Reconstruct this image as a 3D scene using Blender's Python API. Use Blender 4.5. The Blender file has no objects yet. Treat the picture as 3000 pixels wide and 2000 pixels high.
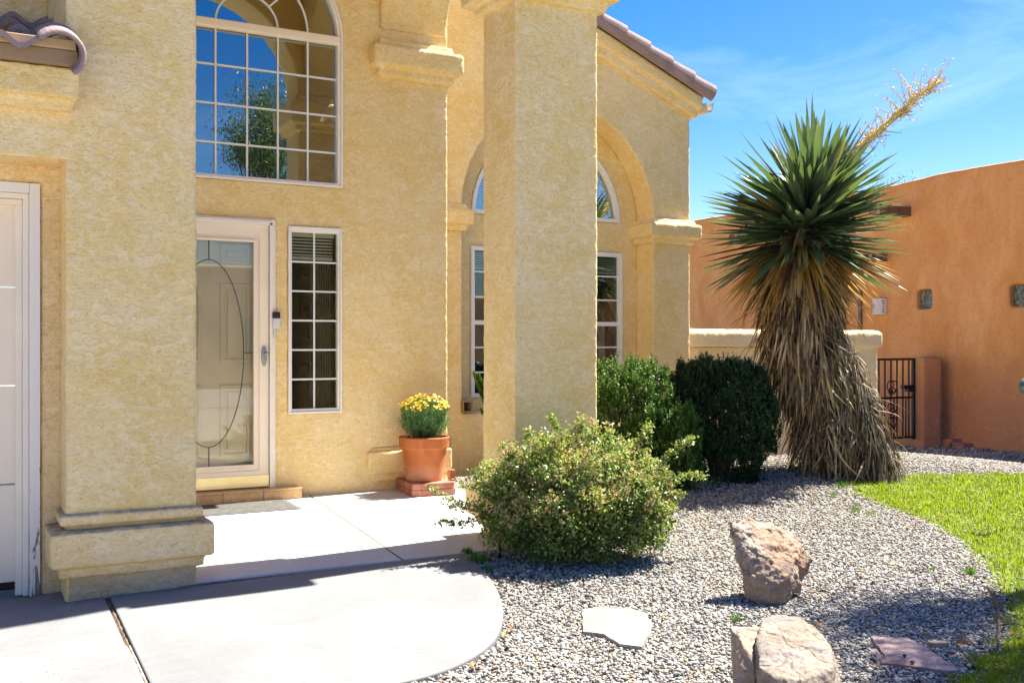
import bpy, bmesh, math, random
import numpy as np
from mathutils import Vector, Matrix, noise as mnoise
from mathutils.geometry import tessellate_polygon

scene = bpy.context.scene
rad = math.radians
random.seed(7)
rng = np.random.default_rng(11)

# ---------------------------------------------------------------- camera
# World: +X runs along the house front (to the right), +Y goes into the house, +Z up.
FPX, CX, HY, H = 3012.0, 1500.0, 1011.0, 1.3
PHI = math.atan(.5477)
CC, SS = math.cos(PHI), math.sin(PHI)
cam = bpy.data.cameras.new("camera")
cam.sensor_width = 36.0
cam.lens = FPX / 3000 * 36
cam.shift_y = (HY - 1000) / 3000
cam.clip_start = .05
cam.clip_end = 2000
cob = bpy.data.objects.new("camera", cam)
scene.collection.objects.link(cob)
cob.location = (0, 0, H)
cob.rotation_euler = (rad(90), 0, -PHI)
scene.camera = cob

# ---------------------------------------------------------------- sky, sun, exposure
SUN_EL, SUN_AZ = 59.0, 5.5          # azimuth measured from +X towards +Y
w = bpy.data.worlds.new("World")
scene.world = w
w.use_nodes = True
nt = w.node_tree
nt.nodes.clear()
sky = nt.nodes.new("ShaderNodeTexSky")
sky.sky_type = 'NISHITA'
sky.sun_disc = False
sky.sun_elevation = rad(SUN_EL)
sky.sun_rotation = rad(90 - SUN_AZ)
sky.air_density = 1.0
sky.dust_density = .9
sky.ozone_density = 3.0
tc = nt.nodes.new("ShaderNodeTexCoord")
mp = nt.nodes.new("ShaderNodeMapping")
mp.inputs['Scale'].default_value = (1.2, 2.6, 5.5)
mp.inputs['Rotation'].default_value = (.3, .5, .4)
nz = nt.nodes.new("ShaderNodeTexNoise")
nz.inputs['Scale'].default_value = 1.6
nz.inputs['Detail'].default_value = 9
nz.inputs['Roughness'].default_value = .62
nz.inputs['Distortion'].default_value = .5
cr = nt.nodes.new("ShaderNodeValToRGB")
cr.color_ramp.elements[0].position = .52
cr.color_ramp.elements[0].color = (0, 0, 0, 1)
cr.color_ramp.elements[1].position = .86
cr.color_ramp.elements[1].color = (.13, .13, .13, 1)
mx = nt.nodes.new("ShaderNodeMix")
mx.data_type = 'RGBA'
mx.inputs[7].default_value = (7.5, 8.0, 8.6, 1)
bg = nt.nodes.new("ShaderNodeBackground")
bg.inputs['Strength'].default_value = .082
wo = nt.nodes.new("ShaderNodeOutputWorld")
L = nt.links.new
L(tc.outputs['Generated'], mp.inputs[0]); L(mp.outputs[0], nz.inputs['Vector']); L(nz.outputs[0], cr.inputs[0])
L(cr.outputs[0], mx.inputs[0]); hs = nt.nodes.new("ShaderNodeHueSaturation"); hs.inputs['Saturation'].default_value = 1.55; hs.inputs['Value'].default_value = .50; hs.inputs['Hue'].default_value = .516
L(sky.outputs[0], hs.inputs['Color']); L(hs.outputs[0], mx.inputs[6]); L(mx.outputs[2], bg.inputs[0]); L(bg.outputs[0], wo.inputs[0])

sd = bpy.data.lights.new("sun", 'SUN')
sd.energy = 3.4
sd.angle = rad(.5)
sd.color = (1, .955, .88)
so = bpy.data.objects.new("sun", sd)
scene.collection.objects.link(so)
SUNV = Vector((math.cos(rad(SUN_EL)) * math.cos(rad(SUN_AZ)), math.cos(rad(SUN_EL)) * math.sin(rad(SUN_AZ)), math.sin(rad(SUN_EL))))
so.rotation_euler = SUNV.to_track_quat('Z', 'Y').to_euler()
so.location = (6, 0, 12)
vs = scene.view_settings
vs.view_transform = 'Standard'
vs.look = 'None'
vs.exposure = 2.5
vs.gamma = 1
vs.use_curve_mapping = False
try:
    scene.cycles.use_denoising = True
    scene.cycles.max_bounces = 10
    scene.cycles.diffuse_bounces = 6
    scene.cycles.sample_clamp_indirect = 8
except Exception:
    pass

# ---------------------------------------------------------------- survey helpers (where a sight line meets a wall or the ground)
def ray(x, y):
    a = (x - CX) / FPX
    return (SS + a * CC, CC - a * SS, (HY - y) / FPX)
def onZ(x, y, z=0.0):
    d = ray(x, y); k = (z - H) / d[2]
    return (d[0] * k, d[1] * k, z)
def onY(x, y, Y):
    d = ray(x, y); k = Y / d[1]
    return (d[0] * k, Y, H + d[2] * k)
def onX(x, y, X):
    d = ray(x, y); k = X / d[0]
    return (X, d[1] * k, H + d[2] * k)
def atk(x, y, k):
    d = ray(x, y)
    return (d[0] * k, d[1] * k, H + d[2] * k)

# key planes
YF = 5.797          # front of the entry columns
YA = 8.307          # wall with the front door
YW = 9.0            # front of the right wing
YR = 9.30           # recessed window wall of the wing
XL0, XL1 = .533, 1.196      # left column
XP0, XP1 = 3.20, 3.836      # middle column
YPB = 6.25          # back of the columns

def sstep(a, b, x):
    t = np.clip((np.asarray(x, float) - a) / (b - a), 0, 1)
    return t * t * (3 - 2 * t)
def gz(X, Y):
    """height of the gravel bed"""
    X = np.asarray(X, float); Y = np.asarray(Y, float)
    z = -.060 + .050 * sstep(3.6, 6.0, Y) + .105 * sstep(5.5, 8.0, Y + .15 * (X - 6))
    z = z - .285 * (1 - (1 - sstep(8.8, 12.4, X)) * (1 - .75 * sstep(8.35, 9.3, Y)))
    z = z + .05 * np.exp(-((X - 7.4) ** 2 / .9 + (Y - 7.7) ** 2 / .4))
    z = z + .012 * np.sin(2.1 * X + 1.3 * Y) * np.cos(1.7 * Y - .6 * X)
    return z
def porch_z(Y):
    return .055 * (Y - YF) / (YA - YF)
def drive_z(X, Y):
    return -.018 * (YF - Y) - .055 * max(0.0, XL1 - X)
def ground(x, y):
    """where the sight line through (x, y) meets the gravel bed"""
    z = 0.0
    for _ in range(12):
        p = onZ(x, y, z); z = float(gz(p[0], p[1]))
    return onZ(x, y, z)

# ---------------------------------------------------------------- object helpers
COL = scene.collection
def link(o):
    COL.objects.link(o); return o
def tag(o, label=None, cat=None, group=None, kind=None):
    if label: o['label'] = label
    if cat: o['category'] = cat
    if group: o['group'] = group
    if kind: o['kind'] = kind
    return o
def thing(name, label, cat, loc=(0, 0, 0), group=None):
    o = bpy.data.objects.new(name, None)
    o.empty_display_size = .1
    o.location = loc
    link(o)
    return tag(o, label, cat, group)
def base_of(parent):
    b = Vector((0, 0, 0)); p = parent
    while p is not None:
        b += Vector(p.location); p = p.parent
    return b
def mesh_obj(name, V, F, mat, parent=None, smooth=False, tint=None, loc=None):
    """V: (n,3) world coordinates; F: list of tuples or an (m,k) integer array"""
    V = np.asarray(V, dtype=np.float64).reshape(-1, 3)
    b = base_of(parent) if parent is not None else Vector((0, 0, 0))
    if loc is None:
        loc = (float(V[:, 0].mean()), float(V[:, 1].mean()), float(V[:, 2].min())) if parent is None else tuple(b)
    V = V - np.array(loc)
    me = bpy.data.meshes.new(name)
    if isinstance(F, np.ndarray):
        m, k = F.shape
        me.vertices.add(len(V)); me.vertices.foreach_set('co', V.astype(np.float32).ravel())
        me.loops.add(m * k); me.loops.foreach_set('vertex_index', F.astype(np.int32).ravel())
        me.polygons.add(m); me.polygons.foreach_set('loop_start', (np.arange(m) * k).astype(np.int32))
        me.update(calc_edges=True)
    else:
        me.from_pydata([tuple(v) for v in V], [], [tuple(f) for f in F])
    if tint is not None:
        at = me.attributes.new('tint', 'FLOAT', 'FACE')
        at.data.foreach_set('value', np.asarray(tint, np.float32))
    if smooth:
        me.polygons.foreach_set('use_smooth', np.ones(len(me.polygons), bool))
    me.materials.append(mat)
    me.validate(); me.update()
    o = bpy.data.objects.new(name, me)
    link(o)
    if parent is not None:
        o.parent = parent
        o.location = Vector(loc) - b
    else:
        o.location = loc
    return o

class MB:
    """collects shapes, then builds them as one mesh"""
    def __init__(s):
        s.V = []; s.F = []
    def add(s, V, F):
        n = len(s.V)
        s.V += [tuple(v) for v in V]; s.F += [tuple(i + n for i in f) for f in F]
        return s
    def box(s, x0, x1, y0, y1, z0, z1):
        return s.add([(x0, y0, z0), (x1, y0, z0), (x1, y1, z0), (x0, y1, z0), (x0, y0, z1), (x1, y0, z1), (x1, y1, z1), (x0, y1, z1)],
                     [(3, 2, 1, 0), (4, 5, 6, 7), (0, 1, 5, 4), (1, 2, 6, 5), (2, 3, 7, 6), (3, 0, 4, 7)])
    def loft(s, loops, closed=False):
        n = len(loops[0]); V = [p for l in loops for p in l]; F = []
        m = len(loops)
        for i in range(m if closed else m - 1):
            for j in range(n):
                a = i * n + j; b = i * n + (j + 1) % n; c = ((i + 1) % m) * n + (j + 1) % n; d = ((i + 1) % m) * n + j
                F.append((a, b, c, d))
        if not closed:
            F.append(tuple(reversed(range(n)))); F.append(tuple((m - 1) * n + j for j in range(n)))
        return s.add(V, F)
    def poly(s, outer, holes, f0, f1):
        """outer/holes: 2D loops; f0/f1 map (a,b) to the near and far 3D points"""
        loops = [outer] + list(holes)
        flat = [p for l in loops for p in l]
        tri = tessellate_polygon([[Vector((p[0], p[1], 0)) for p in l] for l in loops])
        n = len(flat)
        V = [f0(*p) for p in flat] + [f1(*p) for p in flat]
        F = []
        for t in tri:
            a, b, c = t
            ar = (flat[b][0] - flat[a][0]) * (flat[c][1] - flat[a][1]) - (flat[c][0] - flat[a][0]) * (flat[b][1] - flat[a][1])
            if abs(ar) < 1e-12: continue
            if ar < 0: a, b, c = a, c, b
            F.append((a, b, c)); F.append((c + n, b + n, a + n))
        i0 = 0
        for l in loops:
            m = len(l)
            A = sum(l[i][0] * l[(i + 1) % m][1] - l[(i + 1) % m][0] * l[i][1] for i in range(m))
            for i in range(m):
                a, b = i0 + i, i0 + (i + 1) % m
                outer_l = (l is loops[0])
                if (A > 0) == outer_l: F.append((b, a, a + n, b + n))
                else: F.append((a, b, b + n, a + n))
            i0 += m
        return s.add(V, F)
    def tube(s, pts, r, n=8, flat=1.0):
        pts = [Vector(p) for p in pts]
        if not hasattr(r, '__len__'): r = [r] * len(pts)
        loops = []; up = Vector((0, 0, 1))
        prev = None
        for i, p in enumerate(pts):
            t = (pts[min(i + 1, len(pts) - 1)] - pts[max(i - 1, 0)]).normalized()
            if prev is None:
                a = t.cross(up)
                if a.length < .05: a = t.cross(Vector((1, 0, 0)))
            else:
                a = prev - t * prev.dot(t)
            a.normalize(); prev = a; b = t.cross(a)
            loops.append([tuple(p + (a * math.cos(2 * math.pi * j / n) + b * math.sin(2 * math.pi * j / n) * flat) * r[i]) for j in range(n)])
        return s.loft(loops)
    def lathe(s, prof, c, n=40):
        loops = [[(c[0] + r * math.cos(2 * math.pi * j / n), c[1] + r * math.sin(2 * math.pi * j / n), c[2] + z) for j in range(n)] for r, z in prof]
        return s.loft(loops)
    def build(s, name, mat, parent=None, bevel=0, seg=2, smooth=False, remesh=0, disp=0, dsize=.05, loc=None, ang=35):
        o = mesh_obj(name, s.V, s.F, mat, parent, smooth, loc=loc)
        bm = bmesh.new(); bm.from_mesh(o.data); bmesh.ops.recalc_face_normals(bm, faces=bm.faces); bm.to_mesh(o.data); bm.free()
        if remesh:
            m = o.modifiers.new("remesh", 'REMESH'); m.mode = 'VOXEL'; m.voxel_size = remesh; m.use_smooth_shade = True
            if disp:
                sm = o.modifiers.new("smooth", 'SMOOTH'); sm.factor = .5; sm.iterations = 2
                for (sz, st) in ((dsize * 7, disp * 1.1), (dsize, disp)):
                    d = o.modifiers.new("displace", 'DISPLACE')
                    tx = bpy.data.textures.get('stucco%.3f' % sz) or bpy.data.textures.new('stucco%.3f' % sz, 'CLOUDS')
                    tx.noise_scale = sz; tx.noise_depth = 3
                    d.texture = tx; d.texture_coords = 'GLOBAL'; d.strength = st; d.mid_level = .5
        elif bevel:
            m = o.modifiers.new("bevel", 'BEVEL'); m.width = bevel; m.segments = seg; m.limit_method = 'ANGLE'; m.angle_limit = rad(ang)
            m.harden_normals = False
            if smooth: pass
        return o

def arc(cx, cz, r, a0, a1, n):
    return [(cx + r * math.cos(rad(a0 + (a1 - a0) * i / n)), cz + r * math.sin(rad(a0 + (a1 - a0) * i / n))) for i in range(n + 1)]
def arch_loop(x0, x1, zb, zs, n=28):
    """opening with a half-round head, counter-clockwise"""
    r = (x1 - x0) / 2
    return [(x0, zb), (x1, zb)] + arc((x0 + x1) / 2, zs, r, 0, 180, n)
def rect(x0, x1, z0, z1):
    return [(x0, z0), (x1, z0), (x1, z1), (x0, z1)]

# ---------------------------------------------------------------- materials
class NM:
    def __init__(s, name):
        s.m = bpy.data.materials.new(name); s.m.use_nodes = True
        s.nt = s.m.node_tree; s.b = s.nt.nodes['Principled BSDF']; s.o = s.nt.nodes['Material Output']
        s.tc = s.nt.nodes.new("ShaderNodeTexCoord")
        s.geo = s.nt.nodes.new("ShaderNodeNewGeometry")
        s.P = s.geo.outputs['Position']
    def n(s, t, **k):
        nd = s.nt.nodes.new(t)
        for a, v in k.items(): setattr(nd, a, v)
        return nd
    def l(s, a, b): s.nt.links.new(a, b)
    def map(s, scale=(1, 1, 1), rot=(0, 0, 0), src=None):
        m = s.n("ShaderNodeMapping"); m.inputs['Scale'].default_value = scale; m.inputs['Rotation'].default_value = rot
        s.l(src or s.P, m.inputs[0]); return m.outputs[0]
    def noise(s, scale, detail=4, rough=.5, dist=0, src=None, type=None):
        x = s.n("ShaderNodeTexNoise")
        if type: x.noise_type = type
        x.inputs['Scale'].default_value = scale; x.inputs['Detail'].default_value = detail
        x.inputs['Roughness'].default_value = rough; x.inputs['Distortion'].default_value = dist
        s.l(src or s.P, x.inputs['Vector']); return x.outputs[0]
    def vor(s, scale, feature='F1', src=None, out='Distance', rnd=1):
        x = s.n("ShaderNodeTexVoronoi", feature=feature); x.inputs['Scale'].default_value = scale
        x.inputs['Randomness'].default_value = rnd
        s.l(src or s.P, x.inputs['Vector']); return x.outputs[out]
    def ramp(s, src, stops, interp='LINEAR'):
        r = s.n("ShaderNodeValToRGB"); r.color_ramp.interpolation = interp
        e = r.color_ramp.elements
        while len(e) < len(stops): e.new(.5)
        for i, (p, c) in enumerate(stops):
            e[i].position = p; e[i].color = (c, c, c, 1) if not hasattr(c, '__len__') else (*c, 1)
        s.l(src, r.inputs[0]); return r.outputs[0]
    def mix(s, f, a, b, mode='MIX'):
        x = s.n("ShaderNodeMix", data_type='RGBA', blend_type=mode)
        for i, v in ((0, f), (6, a), (7, b)):
            if hasattr(v, 'is_linked'): s.l(v, x.inputs[i])
            elif i == 0: x.inputs[0].default_value = v
            else: x.inputs[i].default_value = (*v, 1) if len(v) == 3 else v
        return x.outputs[2]
    def math(s, op, a, b=0.0):
        x = s.n("ShaderNodeMath", operation=op)
        for i, v in ((0, a), (1, b)):
            if hasattr(v, 'is_linked'): s.l(v, x.inputs[i])
            else: x.inputs[i].default_value = v
        return x.outputs[0]
    def bump(s, h, strength=.5, dist=.01, prev=None):
        b = s.n("ShaderNodeBump"); b.inputs['Strength'].default_value = strength; b.inputs['Distance'].default_value = dist
        s.l(h, b.inputs['Height'])
        if prev is not None: s.l(prev, b.inputs['Normal'])
        s.l(b.outputs[0], s.b.inputs['Normal']); return b.outputs[0]
    def col(s, c):
        if hasattr(c, 'is_linked'): s.l(c, s.b.inputs['Base Color'])
        else: s.b.inputs['Base Color'].default_value = (*c, 1)
    def set(s, **k):
        for a, v in k.items():
            nm = {'rough': 'Roughness', 'spec': 'Specular IOR Level', 'metal': 'Metallic'}[a]
            if hasattr(v, 'is_linked'): s.l(v, s.b.inputs[nm])
            else: s.b.inputs[nm].default_value = v

def plain(name, c, rough=.5, metal=0, spec=.5, var=.06, scale=9, bump=0):
    m = NM(name)
    nn = m.noise(scale, 5, .6)
    dk = tuple(x * (1 - var * 2.2) for x in c); lt = tuple(min(1, x * (1 + var)) for x in c)
    m.col(m.ramp(nn, [(.3, dk), (.7, lt)]))
    m.set(rough=rough, metal=metal, spec=spec)
    if bump: m.bump(m.noise(scale * 14, 3), bump, .002)
    return m.m

def stucco(name, base, light, ochre, grime=0.0, bump=1.0, stretch=1.9):
    m = NM(name)
    st = m.map((1, 1, stretch))
    patch = m.noise(9, 6, .60, 1.5, st)
    strokes = m.noise(15, 5, .60, 2.2, st)
    fine = m.noise(62, 5, .66, .6, st)
    mid = m.noise(2.6, 5, .6, .8)
    c = m.mix(m.ramp(mid, [(.36, 0), (.66, 1)]), base, m_mix(base, light, .45))
    c = m.mix(m.ramp(patch, [(.49, 0), (.57, .34)]), c, light)
    c = m.mix(m.ramp(patch, [(.47, 0), (.492, .22), (.515, 0)]), c, ochre)
    c = m.mix(m.ramp(strokes, [(.39, .4), (.44, 0)]), c, ochre)
    c = m.mix(m.ramp(fine, [(.34, .4), (.47, 0)]), c, tuple(x * .62 for x in ochre))
    if grime:
        # dust settled on upward ledges
        sp = m.n("ShaderNodeSeparateXYZ"); m.l(m.geo.outputs['Normal'], sp.inputs[0])
        g = m.math('MULTIPLY', m.ramp(sp.outputs[2], [(.25, 0), (.7, 1)]), m.ramp(m.noise(11, 6, .7, .8), [(.35, .35), (.55, 1)]))
        c = m.mix(m.math('MULTIPLY', g, grime), c, (.22, .19, .15))
        g2 = m.noise(6, 7, .72, 1.0)
        c = m.mix(m.ramp(g2, [(.58, 0), (.70, grime * .45)]), c, (.28, .22, .14))
    m.col(c)
    m.set(rough=.93, spec=.15)
    n1 = m.bump(m.ramp(patch, [(.46, 0), (.56, 1)]), .35 * bump, .005)
    n2 = m.bump(m.ramp(strokes, [(.36, 0), (.50, 1)]), .4 * bump, .005, n1)
    m.bump(fine, .6 * bump, .006, n2)
    return m.m
def m_mix(a, b, t): return tuple(x * (1 - t) + y * t for x, y in zip(a, b))

M = {}
M['stucco'] = stucco('stucco_tan', (.81, .59, .232), (.92, .785, .51), (.76, .48, .115))
M['stucco_base'] = stucco('stucco_weathered', (.80, .575, .26), (.90, .75, .48), (.66, .41, .12), grime=.8)
M['stucco_plinth'] = stucco('stucco_plinth', (.56, .41, .22), (.68, .55, .36), (.36, .24, .12), grime=.6)
M['stucco_fence'] = stucco('stucco_cream', (.76, .58, .31), (.82, .68, .43), (.70, .50, .22), bump=.6)

def adobe():
    m = NM('adobe_orange')
    st = m.map((1, 1, .45))
    a = m.noise(2.2, 6, .6, .6, st); b = m.noise(22, 4, .6); big = m.noise(.55, 3, .5, .3)
    c = m.mix(m.ramp(a, [(.35, 0), (.68, 1)]), (.60, .262, .080), (.74, .375, .150))
    c = m.mix(m.ramp(big, [(.40, 0), (.66, .6)]), c, (.64, .262, .070))
    c = m.mix(m.ramp(b, [(.35, .22), (.52, 0)]), c, (.38, .13, .04))
    sep = m.n("ShaderNodeSeparateXYZ"); m.l(m.P, sep.inputs[0])
    # rain splash marks low on the wall, with a ragged upper edge
    hh = m.math('ADD', sep.outputs[2], m.math('MULTIPLY', m.noise(3.0, 5, .7), -.9))
    c = m.mix(m.ramp(hh, [(.0, .7), (.75, 0)]), c, (.45, .21, .12))
    m.col(c); m.set(rough=.95, spec=.15)
    m.bump(m.noise(9, 6, .55, .4), .5, .02)
    return m.m
M['adobe'] = adobe()

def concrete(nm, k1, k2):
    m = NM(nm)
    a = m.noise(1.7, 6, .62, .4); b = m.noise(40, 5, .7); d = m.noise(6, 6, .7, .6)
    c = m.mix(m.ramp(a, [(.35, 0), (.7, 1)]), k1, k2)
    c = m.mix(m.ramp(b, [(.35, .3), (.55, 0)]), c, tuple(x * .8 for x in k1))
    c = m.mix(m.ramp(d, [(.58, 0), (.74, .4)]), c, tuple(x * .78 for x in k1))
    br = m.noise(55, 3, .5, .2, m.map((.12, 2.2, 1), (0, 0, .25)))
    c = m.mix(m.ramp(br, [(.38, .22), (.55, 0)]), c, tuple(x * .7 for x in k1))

    v = m.vor(2.3, out='Distance')
    c = m.mix(m.ramp(v, [(.012, .7), (.022, 0)]), c, (.22, .19, .16))
    m.col(c); m.set(rough=.9, spec=.2)
    n1 = m.bump(b, .25, .003)
    m.bump(a, .2, .01, n1)
    return m.m
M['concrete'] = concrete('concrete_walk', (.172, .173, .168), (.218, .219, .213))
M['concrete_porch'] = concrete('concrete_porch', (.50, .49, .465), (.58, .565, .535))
M['dirt'] = plain('joint_dirt', (.20, .14, .08), .95, var=.4, scale=40, bump=.8)
M['white_trim'] = plain('white_trim', (.86, .76, .60), .45, var=.03, scale=3)
M['vinyl'] = plain('white_vinyl', (.84, .81, .74), .35, var=.02)
M['muntin'] = plain('muntin_white', (.74, .77, .73), .4, var=.02)
M['brass'] = plain('brass', (.78, .66, .34), .35, metal=.8, var=.05)
M['metal'] = plain('satin_metal', (.35, .37, .40), .3, metal=.9)
M['black'] = plain('black_plastic', (.012, .012, .014), .25)
M['silver'] = plain('silver_plastic', (.62, .64, .67), .35)
M['iron'] = plain('black_iron', (.008, .008, .009), .4, metal=.3)
M['door'] = plain('door_cream', (.84, .70, .45), .42, var=.02, scale=2)
M['dark_line'] = plain('etched_line', (.05, .045, .035), .5)
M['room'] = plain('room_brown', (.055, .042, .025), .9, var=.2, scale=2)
M['blind'] = plain('blind', (.55, .52, .42), .6, var=.03)
M['curtain'] = plain('dark_green_curtain', (.05, .065, .05), .9, var=.2)
M['sheer'] = plain('sheer_curtain', (.10, .095, .08), .9, var=.15, scale=20)
M['fascia'] = plain('fascia_brown', (.30, .21, .125), .7, var=.05)
M['board'] = plain('board_tan', (.52, .39, .22), .75, var=.06)
M['gutter'] = plain('gutter_cream', (.55, .52, .44), .45)

def peeling():
    m = NM('peeling_paint')
    st = m.map((1, 1, .22))
    sep = m.n("ShaderNodeSeparateXYZ"); m.l(m.P, sep.inputs[0])
    a = m.noise(26, 6, .7, .8, st)
    k = m.math('ADD', a, m.math('MULTIPLY', sep.outputs[2], -.30))
    m.col(m.mix(m.ramp(k, [(.47, 0), (.50, 1)]), (.80, .76, .68), (.24, .20, .17)))
    m.set(rough=.6); m.bump(m.ramp(k, [(.47, 1), (.50, 0)]), .6, .002)
    return m.m
M['peel'] = peeling()

def tile_mat():
    m = NM('roof_tile')
    a = m.noise(7, 6, .65); b = m.noise(1.6, 3); f = m.noise(60, 4, .7)
    c = m.mix(m.ramp(a, [(.35, 0), (.66, 1)]), (.225, .16, .15), (.34, .255, .24))
    c = m.mix(m.ramp(b, [(.4, 0), (.62, .7)]), c, (.33, .235, .20))
    c = m.mix(m.ramp(f, [(.40, .3), (.55, 0)]), c, (.10, .08, .08))
    m.col(c); m.set(rough=.92, spec=.12); m.bump(f, .5, .004)
    return m.m
M['tile'] = tile_mat()

def step_tile():
    m = NM('step_tile')
    a = m.noise(9, 6, .7, .8); b = m.noise(50, 4, .7)
    c = m.mix(m.ramp(a, [(.35, 0), (.68, 1)]), (.56, .34, .14), (.70, .48, .23))
    c = m.mix(m.ramp(b, [(.36, .3), (.52, 0)]), c, (.24, .14, .07))
    m.col(c); m.set(rough=.35)
    return m.m
M['step'] = step_tile()

def terracotta():
    m = NM('terracotta')
    sep = m.n("ShaderNodeSeparateXYZ"); m.l(m.tc.outputs['Object'], sep.inputs[0])
    a = m.noise(8, 6, .65, .5, m.map((1, 1, .5))); f = m.noise(70, 4, .7)
    c = m.mix(m.ramp(a, [(.35, 0), (.68, 1)]), (.36, .10, .026), (.48, .155, .046))
    k = m.math('ADD', sep.outputs[2], m.math('MULTIPLY', m.noise(7, 5, .7), -.12))
    c = m.mix(m.ramp(k, [(.0, .6), (.10, 0)]), c, (.50, .27, .16))
    c = m.mix(m.ramp(f, [(.36, .3), (.5, 0)]), c, (.28, .09, .03))
    m.col(c); m.set(rough=.75, spec=.3); m.bump(f, .2, .002)
    return m.m
M['terracotta'] = terracotta()

def brick():
    m = NM('brick_paver')
    a = m.noise(10, 6, .65, .5); f = m.noise(90, 4, .7)
    c = m.mix(m.ramp(a, [(.38, 0), (.62, 1)]), (.30, .085, .045), (.45, .20, .13))
    c = m.mix(m.ramp(f, [(.56, 0), (.70, .5)]), c, (.55, .42, .33))
    m.col(c); m.set(rough=.9); m.bump(f, .6, .004)
    return m.m
M['brick'] = brick()

def rock(name, a1, a2, red, seed, crack=.5):
    m = NM(name)
    src = m.map((1, 1, 1), (seed, seed * .5, .3))
    a = m.noise(5, 8, .65, .7, src); f = m.noise(45, 6, .75, .3, src); b = m.noise(2.4, 4, .6, .6, src)
    c = m.mix(m.ramp(a, [(.35, 0), (.66, 1)]), a1, a2)
    c = m.mix(m.ramp(b, [(.47, 0), (.60, .8)]), c, red)
    c = m.mix(m.ramp(f, [(.35, .55), (.48, 0)]), c, tuple(x * .45 for x in a1))
    wob = m.n('ShaderNodeTexNoise'); wob.inputs['Scale'].default_value = 7; m.l(src, wob.inputs['Vector'])
    wv = m.mix(.16, src, wob.outputs[1])
    ck = m.vor(4.2, 'DISTANCE_TO_EDGE', wv)
    c = m.mix(m.ramp(ck, [(.003, crack), (.012, 0)]), c, tuple(x * .35 for x in a1))
    m.col(c); m.set(rough=.92, spec=.2)
    n1 = m.bump(f, .8, .009)
    n1 = m.bump(m.ramp(ck, [(.0, 0), (.03, 1)]), crack, .010, n1)
    m.bump(m.noise(13, 7, .7, .8, src), .6, .02, n1)
    return m.m
M['rock'] = rock('sandstone_pink', (.30, .22, .155), (.44, .355, .27), (.33, .20, .125), 1.3)
M['rock2'] = rock('sandstone_grey', (.22, .17, .12), (.33, .275, .215), (.205, .195, .185), 2.6)
M['flag_white'] = rock('flagstone_cream', (.33, .285, .22), (.39, .345, .285), (.31, .24, .175), .4, .0)
M['flag_pink'] = rock('flagstone_pink', (.36, .25, .22), (.45, .34, .305), (.33, .21, .18), .9, .12)
M['bark'] = rock('bark', (.14, .10, .07), (.24, .18, .13), (.10, .07, .05), 3.1)

def tinted(name, stops, rough=.5, spec=.4, trans=0.0, tcol=None, interp='LINEAR', patch=None, bump=0):
    """colour picked per leaf / pebble from the face attribute 'tint'"""
    m = NM(name)
    at = m.n("ShaderNodeAttribute", attribute_name='tint')
    c = m.ramp(at.outputs['Fac'], stops, interp)
    if patch:
        nn = m.noise(patch[0], 4, .6)
        c = m.mix(m.ramp(nn, [(.4, 0), (.65, patch[2])]), c, patch[1])
    m.col(c); m.set(rough=rough, spec=spec)
    if bump: m.bump(m.noise(140, 4, .7), bump, .003)
    if trans:
        tr = m.n("ShaderNodeBsdfTranslucent")
        if tcol: m.l(m.mix(.6, c, tcol), tr.inputs[0])
        else: m.l(c, tr.inputs[0])
        ms = m.n("ShaderNodeMixShader"); ms.inputs[0].default_value = trans
        m.l(m.b.outputs[0], ms.inputs[1]); m.l(tr.outputs[0], ms.inputs[2]); m.l(ms.outputs[0], m.o.inputs[0])
    return m.m
M['gravel'] = tinted('gravel_pebbles', [(0, (.09, .085, .075)), (.08, (.17, .16, .14)), (.22, (.265, .255, .225)), (.38, (.34, .285, .20)), (.46, (.30, .295, .265)),
                     (.60, (.38, .36, .305)), (.72, (.26, .17, .10)), (.77, (.40, .325, .225)), (.86, (.42, .405, .36)), (.96, (.56, .54, .48))], .75, .35, interp='CONSTANT', bump=.3)
M['rose_leaf'] = tinted('rose_leaf', [(0, (.03, .07, .02)), (.35, (.095, .165, .04)), (.6, (.20, .29, .07)), (.84, (.40, .44, .12)), (1, (.50, .31, .11))], .42, .45, .3, (.42, .55, .06))
M['rose_bud'] = tinted('rose_dry_blossom', [(0, (.48, .29, .15)), (.5, (.62, .46, .28)), (1, (.66, .36, .16))], .8, .2, .15)
M['juniper'] = tinted('evergreen_leaf_bright', [(0, (.008, .032, .007)), (.5, (.035, .105, .014)), (1, (.20, .32, .035))], .45, .4, .2, (.25, .42, .04))  # pale end of the ramp stands for sunlit highlights
M['juniper_dark'] = tinted('evergreen_leaf_dark', [(0, (.006, .022, .007)), (.6, (.016, .058, .016)), (.93, (.04, .10, .022)), (1, (.16, .18, .04))], .5, .35, .08, (.08, .16, .03))
M['grass'] = tinted('grass_blades', [(0, (.055, .10, .005)), (.5, (.15, .215, .006)), (.88, (.25, .31, .014)), (1, (.36, .31, .09))], .6, .12, .4, (.48, .60, .01))
M['weed'] = tinted('weed_leaf', [(0, (.04, .13, .02)), (1, (.16, .32, .05))], .6, .2, .25, (.25, .45, .05))
M['yucca_green'] = tinted('yucca_leaf_green', [(0, (.035, .070, .042)), (.5, (.070, .120, .066)), (.85, (.14, .19, .085)), (1, (.30, .25, .10))], .33, .5, .15, (.25, .38, .05))
M['yucca_dead'] = tinted('yucca_leaf_dead', [(0, (.035, .022, .014)), (.22, (.11, .066, .034)), (.5, (.42, .30, .14)), (.75, (.60, .45, .22)), (1, (.66, .58, .44))], .7, .25, .12, (.55, .30, .06), patch=(14, (.13, .10, .085), .4))
M['yucca_gold'] = tinted('yucca_leaf_gold', [(0, (.26, .13, .035)), (.5, (.44, .26, .06)), (1, (.56, .42, .16))], .55, .35, .3, (.75, .42, .05))
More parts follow.
